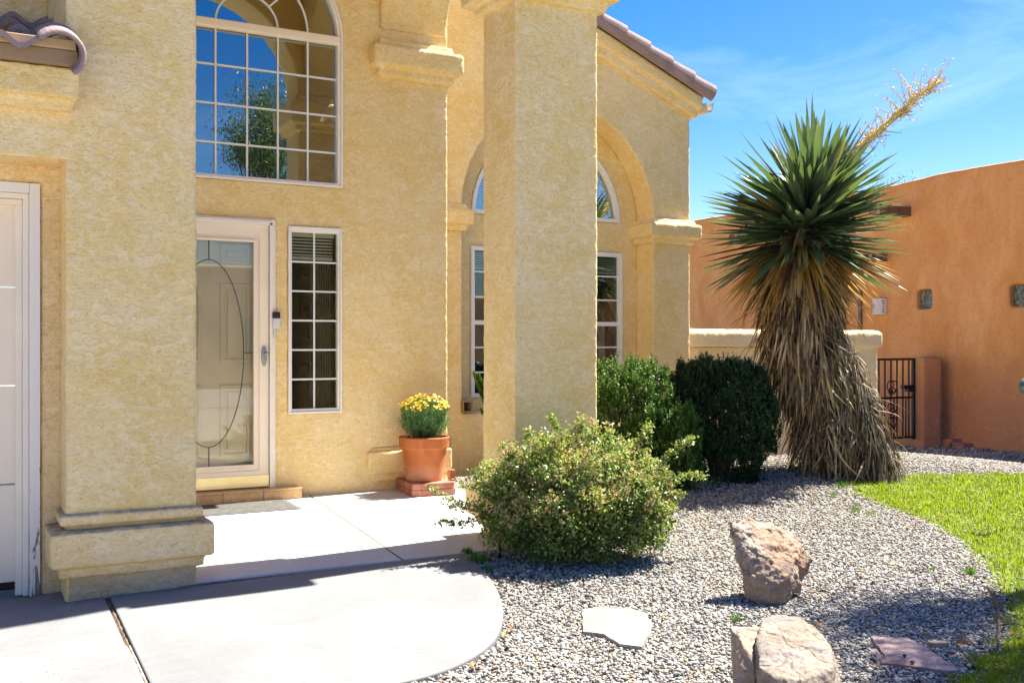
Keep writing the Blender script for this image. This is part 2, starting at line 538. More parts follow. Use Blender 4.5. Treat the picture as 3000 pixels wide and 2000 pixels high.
M['yucca_grey'] = tinted('yucca_leaf_grey', [(0, (.04, .03, .018)), (.5, (.28, .215, .12)), (1, (.55, .47, .34))], .75, .25, .05)
M['stalk'] = tinted('flower_stalk', [(0, (.56, .40, .12)), (1, (.76, .60, .27))], .7, .2)
M['coreopsis'] = tinted('fine_stem', [(0, (.035, .10, .03)), (1, (.16, .27, .09))], .5, .4, .25, (.2, .4, .08))
M['petal'] = tinted('yellow_petal', [(0, (.60, .22, .005)), (.4, (.72, .40, .008)), (1, (.80, .54, .02))], .5, .3, .3, (.95, .6, .01))
M['dry_leaf'] = tinted('dry_leaf', [(0, (.22, .09, .035)), (.5, (.46, .20, .06)), (1, (.55, .36, .14))], .7, .3, .15)
M['tree_leaf'] = tinted('tree_leaf', [(0, (.02, .05, .012)), (.6, (.06, .12, .025)), (1, (.14, .20, .04))], .4, .5, .25, (.3, .42, .05))
M['spray'] = plain('water_drop', (.75, .78, .80), .1, var=.01)

def glass(name, refl=.30, tint=(.9, .95, .95), power=1.0, tr=(.86, .9, .86)):
    m = NM(name)
    gl = m.n("ShaderNodeBsdfGlossy"); gl.inputs['Roughness'].default_value = .0; gl.inputs[0].default_value = (*tint, 1)
    trc = tr; tr = m.n("ShaderNodeBsdfTransparent"); tr.inputs[0].default_value = (*trc, 1)
    fr = m.n("ShaderNodeFresnel"); fr.inputs[0].default_value = 1.5
    f = m.math('ADD', m.math('MULTIPLY', fr.outputs[0], 1.6 * power), refl)
    wav = m.n("ShaderNodeBump"); wav.inputs['Strength'].default_value = .02; wav.inputs['Distance'].default_value = .02
    m.l(m.noise(1.1, 1, .4), wav.inputs['Height']); m.l(wav.outputs[0], gl.inputs['Normal'])
    ms = m.n("ShaderNodeMixShader"); m.l(f, ms.inputs[0]); m.l(tr.outputs[0], ms.inputs[1]); m.l(gl.outputs[0], ms.inputs[2])
    m.l(ms.outputs[0], m.o.inputs[0])
    return m.m
M['glass'] = glass('window_glass', .19)
M['glass_side'] = glass('sidelight_glass', .0, power=.3)
M['glass_low'] = glass('dark_window_glass', .01, power=.8)
M['door_glass'] = glass('storm_door_glass', .02, power=.8, tr=(.97, .98, .97))

def glass_block():
    m = NM('glass_block'); m.col((.10, .12, .10)); m.set(rough=.06, spec=.9)
    m.bump(m.noise(9, 2, .5, 1.5), 1.0, .05)
    return m.m
M['block'] = glass_block()

# ================================================================ SETTING
def ring_pts(pxs, z=0.0):
    return [onZ(x, y, z)[:2] for x, y in pxs]

# ground sheet reaching the horizon, with the shaped gravel bed in front of the house
gm = NM('bare_ground')
gm_c = gm.ramp(gm.noise(3, 6, .7), [(.35, (.22, .19, .16)), (.65, (.34, .31, .27))])
gm_v = gm.vor(60, out='Color')
gm.col(gm.mix(.55, gm_c, gm.ramp(gm_v, [(0, (.08, .075, .07)), (.5, (.28, .25, .22)), (1, (.50, .48, .45))])))
gm.set(rough=.95); gm.bump(gm.vor(60), .8, .01)
xs = np.unique(np.concatenate([np.linspace(-300, -12, 10), np.linspace(-12, 0, 12), np.arange(0, 14.01, .15), np.linspace(15, 30, 8), np.linspace(40, 300, 9)]))
ys = np.unique(np.concatenate([np.linspace(-300, -12, 10), np.linspace(-12, 1, 12), np.arange(1, 12.01, .15), np.linspace(13, 30, 8), np.linspace(40, 300, 9)]))
GX, GY = np.meshgrid(xs, ys)
inside = (GX > -.5) & (GX < 15) & (GY > 0.5) & (GY < 13)
GZ = np.where(inside, gz(GX, GY) - .02, -.10)
GZ = np.where(((GX < 3.3) & (GY > 5)) | ((GX < 3.9) & (GY > 6.25)), np.minimum(GZ, -.12), GZ)
V = np.stack([GX, GY, GZ], -1).reshape(-1, 3)
nx, ny = len(xs), len(ys)
ii, jj = np.meshgrid(np.arange(nx - 1), np.arange(ny - 1))
a = (jj * nx + ii).ravel()
F = np.stack([a, a + 1, a + 1 + nx, a + nx], 1)
tag(mesh_obj('ground', V, F, gm.m, smooth=True, loc=(0, 0, 0)), kind='structure')

def plate(name, outline, zf, thick, mat, bev=.008):
    """a cast slab with a sloping top"""
    mb = MB(); n = len(outline)
    top = [(x, y, zf(x, y)) for x, y in outline]; bot = [(x, y, zf(x, y) - thick) for x, y in outline]
    mb.add(top + bot, [tuple(range(n)), tuple(reversed(range(n, 2 * n)))] + [(i, i + n, (i + 1) % n + n, (i + 1) % n) for i in range(n)])
    o = mb.build(name, mat, None, bevel=bev, ang=50)
    return tag(o, kind='structure')

# porch slabs: the joint between them runs from the step corner to the seam
j0 = (2.63, YA); j1 = onZ(1168, 1632, 0)[:2]; j1 = (j1[0], YF - .005)
jw = .007
pz = lambda x, y: porch_z(y)
plate('porch_floor', [(XL1 - .3, YF + .004), (j1[0] - jw, YF + .004), (j0[0] - jw, YA + .02), (XL1 - .3, YA + .02)], pz, .1, M['concrete_porch'], .006)
pe = onZ(1480, 1608, 0)[0]
plate('porch_floor', [(j1[0] + jw, YF + .004), (pe, YF + .004), (3.9, 6.15), (3.97, YA + .02), (j0[0] + jw, YA + .02)], pz, .1, M['concrete_porch'], .006)
# curved walk in front
dz = lambda x, y: -.018 * (YF - y) - .055 * max(0.0, XL1 - x) * .9
arcpx = [(1345, 1619), (1395, 1652), (1440, 1700), (1466, 1748), (1474, 1792), (1462, 1845), (1425, 1888), (1350, 1932), (1250, 1967), (1140, 1993), (1000, 2022), (800, 2058), (560, 2100)]
aw = [onZ(x, y, -.02)[:2] for x, y in arcpx]
aw[0] = (aw[0][0], YF - .004)
def smooth_line(P, n=60):
    P = [np.array(p) for p in P]; out = []
    for i in range(len(P) - 1):
        p0 = P[max(i - 1, 0)]; p1 = P[i]; p2 = P[i + 1]; p3 = P[min(i + 2, len(P) - 1)]
        for t in np.linspace(0, 1, 6, endpoint=False):
            out.append(tuple(.5 * ((2 * p1) + (-p0 + p2) * t + (2 * p0 - 5 * p1 + 4 * p2 - p3) * t * t + (-p0 + 3 * p1 - 3 * p2 + p3) * t ** 3)))
    out.append(tuple(P[-1])); return out
aws = smooth_line(aw)
jl0 = onZ(312, 1752, -.04)[:2]; jl1 = onZ(432, 2010, -.06)[:2]
dirj = np.array(jl1) - np.array(jl0); jl2 = tuple(np.array(jl0) + dirj * 1.6)
walk = [(XL0 + .12, YF - .004)] + [(jl0[0] + .012, jl0[1])] + [(jl2[0] + .012, jl2[1])] + [tuple(p) for p in reversed(aws)]
walk = [(jl0[0] + .012, YF - .006), (jl2[0] + .012, jl2[1])] + [tuple(p) for p in reversed(aws)]
WALK_POLY = walk
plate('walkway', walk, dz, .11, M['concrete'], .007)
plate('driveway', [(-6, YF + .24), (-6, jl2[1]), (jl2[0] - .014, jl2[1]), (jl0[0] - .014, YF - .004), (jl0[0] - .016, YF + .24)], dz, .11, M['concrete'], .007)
# packed dirt in the joints
mb = MB()
mb.box(-6, 3.2, 1.2, YA + .05, -.25, -.13)
js = []
for t in np.linspace(-.02, 1.6, 70):
    p = np.array(jl0) + dirj * t
    js.append((p[0], p[1]))
for i in range(len(js) - 1):
    (x0, y0), (x1, y1) = js[i], js[i + 1]
    z0 = dz(x0, y0) - .012 + .008 * mnoise.noise(Vector((x0 * 30, y0 * 30, 0))); z1 = dz(x1, y1) - .012 + .008 * mnoise.noise(Vector((x1 * 30, y1 * 30, 0)))
    mb.add([(x0 - .016, y0, z0 - .01), (x0 + .016, y0, z0 - .01), (x1 + .016, y1, z1 - .01), (x1 - .016, y1, z1 - .01), (x0, y0, z0 + .004), (x1, y1, z1 + .004)], [(0, 4, 5, 3), (4, 1, 2, 5)])
for (p, q, zf) in ((j0, j1, pz),):
    for i in range(30):
        t0, t1 = i / 30, (i + 1) / 30
        x0, y0 = p[0] + (q[0] - p[0]) * t0, p[1] + (q[1] - p[1]) * t0; x1, y1 = p[0] + (q[0] - p[0]) * t1, p[1] + (q[1] - p[1]) * t1
        mb.add([(x0 - .009, y0, zf(x0, y0) - .004), (x0 + .009, y0, zf(x0, y0) - .004), (x1 + .009, y1, zf(x1, y1) - .004), (x1 - .009, y1, zf(x1, y1) - .004)], [(0, 1, 2, 3)])
mb.add([(XL1 - .1, YF - .02, -.012), (2.8, YF - .02, -.012), (2.8, YF + .02, -.012), (XL1 - .1, YF + .02, -.012)], [(0, 1, 2, 3)])
tag(mb.build('soil', M['dirt']), kind='structure')

# ================================================================ HOUSE
house = thing('house', 'tan stucco house with arched entry, white front door and tiled roofs', 'house', (2.5, 8.3, 0))
RS, DSP = .013, .009   # stucco grid and roughness
def st(mb, name, par=house, mat='stucco', rs=RS, dsp=DSP, ds=.045):
    return mb.build(name, M[mat], par, remesh=rs, disp=dsp, dsize=ds)

TOPZ = 5.55
# --- left entry column with its stepped base
def column(x0, x1, y0, y1, ztop, zb, z0base=None):
    mb = MB(); mb.box(x0, x1, y0, y1, zb, ztop)
    return mb
def base_rings(x0, x1, y0, y1, levels):
    """levels: (projection, z0, z1, chamfer)"""
    mb = MB()
    for pr, z0, z1, ch in levels:
        c = ch
        loops = []
        for off, z in ((pr - c, z0), (pr, z0 + c), (pr, z1 - c), (pr - c, z1)):
            loops.append([(x0 - off, y0 - off, z), (x1 + off, y0 - off, z), (x1 + off, y1 + off, z), (x0 - off, y1 + off, z)])
        mb.loft(loops)
    return mb
colL = st(column(XL0, XL1, YF, YPB, 3.95, -.12), 'column')
bl = base_rings(XL0, XL1, YF, YPB, [(.032, .36, .42, .010), (.082, .15, .338, .012), (.035, .09, .155, .010)])
b = st(bl, 'column_base', colL, 'stucco_base', rs=.010, dsp=.009)
mb = MB(); mb.box(XL0 + .012, XL1 - .004, YF - .006, YF + .2, -.13, .105)
st(mb, 'plinth', colL, 'stucco_plinth', dsp=.012)
# --- middle column
colM = st(column(XP0, XP1, YF, YPB, 3.6, -.12), 'column')
st(base_rings(XP0, XP1, YF, YPB, [(.035, .365, .43, .015), (.095, .145, .355, .014), (.04, .085, .150, .012), (0.004, -.1, .1, .001)]), 'column_base', colM, 'stucco_base')
st(base_rings(XP0, XP1, YF, YPB, [(.05, 3.53, 3.60, .02), (.115, 3.595, 3.83, .02), (.05, 3.82, 3.90, .015)]), 'capital', colM)
# left column's matching capital, above the frame
st(base_rings(XL0, XL1, YF, YPB, [(.05, 3.53, 3.60, .02), (.115, 3.595, 3.83, .02), (.05, 3.82, 3.90, .015)]), 'capital', colL, rs=.03)
# --- arched entry walls above the columns
SPZ = 3.90
mb = MB()
xa, xb = XL1, XP0
ra = (xb - xa) / 2
mb.poly([(XL0, SPZ), (xa, SPZ)] + list(reversed(arc((xa + xb) / 2, SPZ, ra, 0, 180, 30)))[1:-1] + [(xb, SPZ), (XP1, SPZ), (XP1, TOPZ), (XL0, TOPZ)], [],
        lambda p, q: (p, YF, q), lambda p, q: (p, YPB, q))
st(mb, 'entry_arch', rs=.02)
mb = MB()
XS0, XS1 = 3.25, 3.885
ya, yb = YPB, YA
rs_ = (yb - ya) / 2
mb.poly([(ya, SPZ)] + list(reversed(arc((ya + yb) / 2, SPZ, rs_, 0, 180, 30)))[1:] + [(yb, TOPZ), (ya, TOPZ)], [],
        lambda p, q: (XS0, p, q), lambda p, q: (XS1, p, q))
st(mb, 'side_arch', rs=.018)
# corbel carrying the side arch on the door wall, and the pilaster base below it
mb = base_rings(XS0 + .02, XS1 - .005, YA - .02, YA + .06, [(.055, 3.60, 3.685, .02), (.115, 3.68, 3.865, .018), (.045, 3.86, 3.93, .012)])
st(mb, 'corbel')
mb = base_rings(XS0 - .06, XS1 - .03, YA - .005, YA + .06, [(.02, .385, .42, .008), (.055, .20, .39, .010), (.025, .13, .205, .008), (.0, -.02, .14, .003)])
st(mb, 'pilaster_base', rs=.010, dsp=.006)
# tower body on the left side and porch ceiling
mb = MB()
mb.box(XL0, XL0 + .3, YPB + .001, 9.6, 2.9, TOPZ)
mb.box(XL0, XS1, YPB + .01, 9.6, 5.25, 5.4)
st(mb, 'porch_ceiling', rs=.04)

# --- door wall
wcx, wr = 2.121, .795
WX0, WX1 = wcx - wr, wcx + wr
WZ0, WZS = 2.625, 3.86
SX0, SX1 = onY(844, 900, YA)[0], onY(1001, 900, YA)[0]
SZ0, SZ1 = .733, 2.281
DX1 = onY(806, 900, YA)[0]; dcx = onY(612, 900, YA)[0]; DX0 = 2 * dcx - DX1
DZ0, DZ1 = .14, 2.325
mb = MB()
mb.poly([(XL0 + .1, -.1), (3.895, -.1), (3.895, TOPZ), (XL0 + .1, TOPZ)],
        [arch_loop(WX0, WX1, WZ0, WZS), rect(SX0, SX1, SZ0, SZ1), rect(DX0, DX1, DZ0, DZ1)],
        lambda p, q: (p, YA, q), lambda p, q: (p, YA + .18, q))
st(mb, 'entry_wall')
# porch left wall behind the column
mb = MB(); mb.box(XL0 + .1, XL1 - .15, YPB + .002, YA - .002, -.1, TOPZ - .2)
st(mb, 'porch_side_wall', rs=.03)

def bar(mb, x0, x1, y0, y1, z0, z1): mb.box(x0, x1, y0, y1, z0, z1)
# --- tall arched window
win = mesh_obj('window', *(lambda m: (m.V, m.F))(MB().poly(arch_loop(WX0 + .03, WX1 - .03, WZ0 + .02, WZS, 40), [], lambda p, q: (p, YA + .050, q), lambda p, q: (p, YA + .056, q))), M['glass'], house)
tag(win, 'tall window with a half-round sunburst head above the front door')
def frame_ring(outer, inner, y0, y1):
    mb = MB(); mb.poly(outer, [inner], lambda p, q: (p, y0, q), lambda p, q: (p, y1, q)); return mb
fr = frame_ring(arch_loop(WX0, WX1, WZ0, WZS, 40), arch_loop(WX0 + .017, WX1 - .017, WZ0 + .017, WZS, 40), YA - .018, YA + .07)
fr.poly(arch_loop(WX0 + .017, WX1 - .017, WZ0 + .017, WZS, 40), [arch_loop(WX0 + .042, WX1 - .042, WZ0 + .035, WZS, 40)], lambda p, q: (p, YA - .002, q), lambda p, q: (p, YA + .065, q))
fr.build('frame', M['vinyl'], win, bevel=.003)
tb = MB(); tb.box(WX0 + .02, WX1 - .02, YA - .022, YA + .045, WZS - .035, WZS + .035)
tb.build('transom_bar', M['white_trim'], win, bevel=.012, seg=3)
mu = MB(); cw = .2525
for i in (-2, -1, 0, 1, 2):
    mu.box(wcx + i * cw - .0075, wcx + i * cw + .0075, YA + .034, YA + .046, WZ0 + .02, WZS - .03)
rowh = .3105
zt = onY(842, 200, YA)[2]
zr = [onY(822, 210.5, YA)[2] - i * rowh for i in range(0, 4)]
for z in zr:
    mu.box(WX0 + .03, WX1 - .03, YA + .035, YA + .0455, z - .0075, z + .0075)
for r_ in (cw, 2 * cw):
    mu.poly(arc(wcx, WZS + .03, r_ + .0075, 0, 180, 40) + list(reversed(arc(wcx, WZS + .03, r_ - .0075, 0, 180, 40))), [], lambda p, q: (p, YA + .034, q), lambda p, q: (p, YA + .046, q))
for a_ in (45, 90, 135):
    ca, sa = math.cos(rad(a_)), math.sin(rad(a_))
    r0, r1 = cw, wr - .03
    mu.poly([(wcx + ca * r0 - sa * .0075, WZS + .03 + sa * r0 + ca * .0075), (wcx + ca * r0 + sa * .0075, WZS + .03 + sa * r0 - ca * .0075), (wcx + ca * r1 + sa * .0075, WZS + .03 + sa * r1 - ca * .0075), (wcx + ca * r1 - sa * .0075, WZS + .03 + sa * r1 + ca * .0075)], [],
            lambda p, q: (p, YA + .0335, q), lambda p, q: (p, YA + .0465, q))
mu.build('muntins', M['muntin'], win)
# --- sidelight
sl = mesh_obj('window', *(lambda m: (m.V, m.F))(MB().box(SX0 + .02, SX1 - .02, YA + .04, YA + .046, SZ0 + .02, SZ1 - .02)), M['glass_side'], house)
tag(sl, 'narrow sidelight window of twelve panes beside the front door')
fr = frame_ring(rect(SX0, SX1, SZ0, SZ1), rect(SX0 + .017, SX1 - .017, SZ0 + .017, SZ1 - .017), YA - .016, YA + .06)
fr.poly(rect(SX0 + .017, SX1 - .017, SZ0 + .017, SZ1 - .017), [rect(SX0 + .034, SX1 - .034, SZ0 + .04, SZ1 - .045)], lambda p, q: (p, YA + .004, q), lambda p, q: (p, YA + .055, q))
fr.build('frame', M['vinyl'], sl, bevel=.003)
mu = MB(); scx = (SX0 + SX1) / 2
mu.box(scx - .007, scx + .007, YA + .026, YA + .037, SZ0 + .03, SZ1 - .03)
for i in range(1, 6):
    z = SZ0 + .04 + (SZ1 - SZ0 - .085) * i / 6
    mu.box(SX0 + .03, SX1 - .03, YA + .027, YA + .0365, z - .007, z + .007)
mu.build('muntins', M['muntin'], sl)
bd = MB()
for i in range(7):
    z = SZ1 - .07 - i * .026
    bd.box(SX0 + .05, SX1 - .05, YA + .09, YA + .115, z - .004, z + .006)
bd.box(SX0 + .05, SX1 - .05, YA + .085, YA + .12, SZ1 - .265, SZ1 - .24); bd.box(SX0 + .04, SX1 - .04, YA + .08, YA + .13, SZ1 - .075, SZ1 - .02)
bd.build('blind', M['blind'], sl)
cu = MB()
for i in range(9):
    x = scx + .01 + i * .021
    cu.tube([(x, YA + .16, SZ0), (x + .004, YA + .16, SZ1 - .1)], .006, 6)
cu.build('sheer_curtain', M['sheer'], sl)

# --- rooms behind the glass
rm = MB()
def room(mb, x0, x1, y0, y1, z0, z1):
    V = [(x0, y0, z0), (x1, y0, z0), (x1, y1, z0), (x0, y1, z0), (x0, y0, z1), (x1, y0, z1), (x1, y1, z1), (x0, y1, z1)]
    mb.add(V, [(0, 1, 2, 3), (7, 6, 5, 4), (4, 7, 3, 0), (5, 1, 2, 6), (3, 7, 6, 2)])
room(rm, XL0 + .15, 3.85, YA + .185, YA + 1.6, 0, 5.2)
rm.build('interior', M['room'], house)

# --- front door with storm door
fdr = MB()
fw = .05
fdr.box(DX0, DX1, YA - .02, YA + .08, DZ1 - fw, DZ1)
fdr.box(DX0, DX0 + fw, YA - .02, YA + .08, DZ0 - .01, DZ1 - fw); fdr.box(DX1 - fw, DX1, YA - .02, YA + .08, DZ0 - .01, DZ1 - fw)
fdr.build('door_frame', M['white_trim'], house, bevel=.006)
fs = MB()   # screwed-on aluminium channel
fs.box(DX1 - .052, DX1 - .03, YA - .034, YA - .018, DZ0, DZ1 - .03); fs.box(DX0 + .03, DX1 - .03, YA - .034, YA - .018, DZ1 - .05, DZ1 - .018)
for z in (.35, .75, 1.25, 1.6, 2.05): fs.box(DX1 - .046, DX1 - .038, YA - .037, YA - .033, z, z + .008)
fs.build('door_channel', M['vinyl'], house, bevel=.002)
sdx0, sdx1 = DX0 + .055, DX1 - .055
sdz0, sdz1 = DZ0 + .035, DZ1 - .05
gx1 = onY(742, 1000, YA)[0]; gx0 = 2 * dcx - gx1
gz1 = onY(742, 709.5, YA)[2]; gz0 = onY(742, 1359, YA)[2]
sdo = frame_ring(rect(sdx0, sdx1, sdz0, sdz1), rect(gx0 - .045, gx1 + .045, gz0 - .05, gz1 + .05), YA - .012, YA + .022)
storm = sdo.build('storm_door', M['white_trim'], house, bevel=.004)
mo = frame_ring(rect(gx0 - .045, gx1 + .045, gz0 - .05, gz1 + .05), rect(gx0 - .02, gx1 + .02, gz0 - .022, gz1 + .022), YA - .004, YA + .02)
mo.poly(rect(gx0 - .02, gx1 + .02, gz0 - .022, gz1 + .022), [rect(gx0, gx1, gz0, gz1)], lambda p, q: (p, YA - .016, q), lambda p, q: (p, YA + .018, q))
mo.build('moulding', M['white_trim'], storm, bevel=.005, seg=3)
gg = MB(); gg.box(gx0 + .001, gx1 - .001, YA + .004, YA + .009, gz0 + .001, gz1 - .001); gg.build('glass_pane', M['door_glass'], storm)
ov = MB()
oz = (onY(613, 760, YA)[2] + onY(613, 1310, YA)[2]) / 2; oh = (onY(613, 760, YA)[2] - onY(613, 1310, YA)[2]) / 2
ow = onY(714, 1000, YA)[0] - dcx
for lo, hi, yy in ((-.0035, .0035, .001),):
    pts_o = [(dcx + (ow + hi) * math.cos(t), oz + (oh + hi) * math.sin(t)) for t in np.linspace(0, 2 * math.pi, 72, endpoint=False)]
    pts_i = [(dcx + (ow + lo) * math.cos(t), oz + (oh + lo) * math.sin(t)) for t in np.linspace(0, 2 * math.pi, 72, endpoint=False)]
    ov.poly(pts_o, [pts_i], lambda p, q: (p, YA + .000, q), lambda p, q: (p, YA + .0035, q))
ov.box(dcx - .004, dcx + .004, YA, YA + .0035, oz + oh, gz1); ov.box(dcx - .004, dcx + .004, YA, YA + .0035, gz0, oz - oh)
zc = onY(725, 1033, YA)[2]
ov.box(dcx + ow, gx1, YA, YA + .0035, zc - .003, zc + .003); ov.box(gx0, dcx - ow, YA, YA + .0035, zc - .003, zc + .003)
ov.build('oval_caming', M['dark_line'], storm)
kp = MB(); kp.box(sdx0, sdx1, YA - .017, YA - .0125, sdz0 + .002, sdz0 + .075); kp.box(sdx0, sdx1, YA - .014, YA + .02, DZ0 + .012, sdz0 + .003)
kp.build('brass_sweep', M['brass'], storm, bevel=.002)
hx = onY(772, 1040, YA)[0]; hz = onY(772, 1043, YA)[2]
hd = MB()
ell = [(hx + .022 * math.cos(t), hz + .083 * math.sin(t)) for t in np.linspace(0, 2 * math.pi, 32, endpoint=False)]
hd.poly(ell, [], lambda p, q: (p, YA - .028, q), lambda p, q: (p, YA - .012, q))
hd.tube([(hx + .004, YA - .028, hz + .025), (hx + .004, YA - .05, hz + .025), (hx + .012, YA - .066, hz + .022), (hx + .014, YA - .076, hz + .020)], [.012, .011, .019, .010], 14)
hd.tube([(hx, YA - .028, hz - .035), (hx, YA - .034, hz - .035)], .008, 12)
hd.build('handle', M['metal'], storm, bevel=.002, smooth=True)
# panelled entry door behind the glass
pd = MB()
py = YA + .085
pd.box(DX0 + .05, DX1 - .05, py, py + .04, DZ0, DZ1 - .05)
pdoor = pd.build('front_door', M['door'], house)
pn = MB()
for sx in (-1, 1):
    for z0, z1 in ((1.955, 2.12), (1.16, 1.80), (.40, .98)):
        xa_, xb_ = sorted((dcx + .03 + sx * .075, dcx + .03 + sx * .315))
        pn.poly(rect(xa_, xb_, z0, z1), [rect(xa_ + .028, xb_ - .028, z0 + .028, z1 - .028)], lambda p, q: (p, py - .020, q), lambda p, q: (p, py + .002, q))
        pn.box(xa_ + .055, xb_ - .055, py - .022, py + .001, z0 + .055, z1 - .055)
pn.build('raised_panels', M['door'], pdoor, bevel=.007, seg=3)
kn = MB(); kn.box(dcx + .01, dcx + .018, py - .02, py - .001, 1.865, 1.90); kn.build('peephole', M['brass'], pdoor)
# doorbell and chime button
bx = onY(805.5, 930, YA)[0]; bz0, bz1 = onY(805, 961, YA)[2], onY(805, 914, YA)[2]
db = MB(); db.box(bx - .031, bx + .031, YA - .05, YA - .02, bz0, bz1 - .052)
bell = db.build('doorbell', M['silver'], house, bevel=.004)
db = MB(); db.box(bx - .031, bx + .031, YA - .05, YA - .0201, bz1 - .0515, bz1); db.build('camera_face', M['black'], bell, bevel=.004)
db = MB(); ring = [(bx + .013 * math.cos(t), bz0 + .05 + .013 * math.sin(t)) for t in np.linspace(0, 2 * math.pi, 24, endpoint=False)]
ring2 = [(bx + .009 * math.cos(t), bz0 + .05 + .009 * math.sin(t)) for t in np.linspace(0, 2 * math.pi, 24, endpoint=False)]
db.poly(ring, [ring2], lambda p, q: (p, YA - .052, q), lambda p, q: (p, YA - .049, q)); db.build('button', M['vinyl'], bell)
db = MB(); db.box(bx - .022, bx - .001, YA - .03, YA - .018, bz0 - .085, bz0 - .012); db.box(bx - .016, bx - .007, YA - .034, YA - .029, bz0 - .065, bz0 - .03)
db.build('chime_button', M['silver'], house, bevel=.002)

# tiled step under the door
sx1 = onY(886, 1440, YA - .13)[0]
xs_ = [sx1 - .32 * i for i in range(5)]
stp = MB()
for i in range(4):
    stp.box(xs_[i + 1] + .004, xs_[i] - .004, YA - .128, YA - .005, .026, .128)
step = stp.build('door_step', M['step'], house, bevel=.006, seg=2)
cp = MB()
for i in range(4):
    cp.box(xs_[i + 1] + .004, xs_[i] - .004, YA - .140, YA + .06, .130, .144)
cp.build('tile_nosing', M['step'], step, bevel=.005)
gr = MB(); gr.box(xs_[4], xs_[0] - .006, YA - .126, YA - .006, .02, .141); gr.build('grout', plain('grout', (.36, .28, .2), .9), step)

# --- right wing
WR = onY(2022, 900, YW)[0]
RX0, RX1 = onY(1354, 900, YW)[0], onY(1914, 900, YW)[0]
YR = onX(1864, 1100, RX1)[1]
RZ0 = onY(1385, 1210, YW)[2]; RZS = onY(1913, 650, YW)[2]
ex, ez = onY(2055, 293, YW)[0], onY(2055, 293, YW)[2]
tx, tz = onY(1755, 94, YW)[0], onY(1755, 94, YW)[2]
slope = (tz - ez) / (ex - tx)
RIDGEX = 3.3
def rakez(x): return ez + (ex - x) * slope
mb = MB()
mb.poly([(RIDGEX + .31, -.2), (WR, -.2), (WR, rakez(WR) - .02), (RIDGEX + .31, rakez(RIDGEX + .31) - .02)], [arch_loop(RX0, RX1, RZ0, RZS, 36)],
        lambda p, q: (p, YW, q), lambda p, q: (p, YR - .002, q))
mb.box(WR - .3, WR, YR - .005, YR + 2.5, -.1, rakez(WR) - .03)
st(mb, 'wing_wall', rs=.016)
mb = MB(); mb.box(3.70, 3.893, YA + .17, YW + .03, -.1, TOPZ)
st(mb, 'return_wall', rs=.014)
# recessed window wall
ax0, ax1 = onY(1381, 600, YR)[0], onY(1813, 650, YR)[0]
az0 = onY(1813, 653, YR)[2]
lx0, lx1 = onY(1379, 724, YR)[0], onY(1822, 742, YR)[0]
lz1 = onY(1820, 742, YR)[2]; lz0 = onY(1385, 1164, YR)[2]
azr = (ax1 - ax0) / 2
mb = MB()
mb.poly([(RX0 - .3, .2), (RX1 + .3, .2), (RX1 + .3, 4.35), (RX0 - .3, 4.35)],
        [[(ax0, az0), (ax1, az0)] + arc((ax0 + ax1) / 2, az0 + .0, azr, 0, 180, 36)[1:-1], rect(lx0, lx1, lz0, lz1)],
        lambda p, q: (p, YR, q), lambda p, q: (p, YR + .12, q))
st(mb, 'window_wall', rs=.016)
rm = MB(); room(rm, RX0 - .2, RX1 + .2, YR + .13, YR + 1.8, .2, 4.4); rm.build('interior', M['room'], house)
hw = [(ax0, az0), (ax1, az0)] + arc((ax0 + ax1) / 2, az0, azr, 0, 180, 36)[1:-1]
hcx = (ax0 + ax1) / 2
def shrink(l, d):
    return [(ax0 + d, az0 + d), (ax1 - d, az0 + d)] + [(hcx + (azr - d) * math.cos(rad(t)), az0 + max((azr - d) * math.sin(rad(t)), d)) for t in np.linspace(5, 175, 36)]
w2 = MB().poly(shrink(hw, .02), [], lambda p, q: (p, YR + .04, q), lambda p, q: (p, YR + .046, q))
awin = mesh_obj('window', w2.V, w2.F, M['glass'], house); tag(awin, 'half-round window high in the arched recess of the wing')
mb = MB(); mb.poly(shrink(hw, -.002), [shrink(hw, .038)], lambda p, q: (p, YR - .018, q), lambda p, q: (p, YR + .06, q)); mb.build('frame', M['vinyl'], awin, bevel=.004)
mb = MB()
for i in range(34):
    z = az0 + .04 + i * .028; hwid = math.sqrt(max(azr ** 2 - (z - az0) ** 2, 0)) - .06
    if hwid > .05: mb.box(hcx - hwid, hcx + hwid, YR + .075, YR + .09, z, z + .018)
mb.build('blind', M['blind'], awin)
w3 = MB().box(lx0 + .02, lx1 - .02, YR + .04, YR + .046, lz0 + .02, lz1 - .02)
lwin = mesh_obj('window', w3.V, w3.F, M['glass_low'], house); tag(lwin, 'wide white-framed sash window low in the arched recess of the wing')
lzm = onY(1800, 949, YR)[2]
mb = frame_ring(rect(lx0, lx1, lz0, lz1), rect(lx0 + .04, lx1 - .04, lz0 + .04, lz1 - .045), YR - .016, YR + .06)
mb.box(lx0 + .04, lx1 - .04, YR - .006, YR + .038, lzm - .022, lzm + .022)
lcx = (lx0 + lx1) / 2
mb.box(lcx - .035, lcx + .035, YR - .008, YR + .037, lz0 + .04, lz1 - .045)
mb.build('frame', M['vinyl'], lwin, bevel=.004)
mb = MB()
for z in (lzm + (lz1 - lzm) / 3, lzm + 2 * (lz1 - lzm) / 3, lzm - (lzm - lz0) / 3, lzm - 2 * (lzm - lz0) / 3):
    mb.box(lx0 + .035, lx1 - .035, YR + .026, YR + .0385, z - .008, z + .008)
mb.build('muntins', M['muntin'], lwin)
mb = MB()
for i in range(6): mb.box(lx0 + .05, lx1 - .05, YR + .075, YR + .105, lz1 - .075 - i * .024, lz1 - .062 - i * .024)
mb.box(lx0 + .05, lx1 - .05, YR + .07, YR + .11, lz1 - .23, lz1 - .205)
mb.build('blind', M['blind'], lwin)
mb = MB()
loops = []
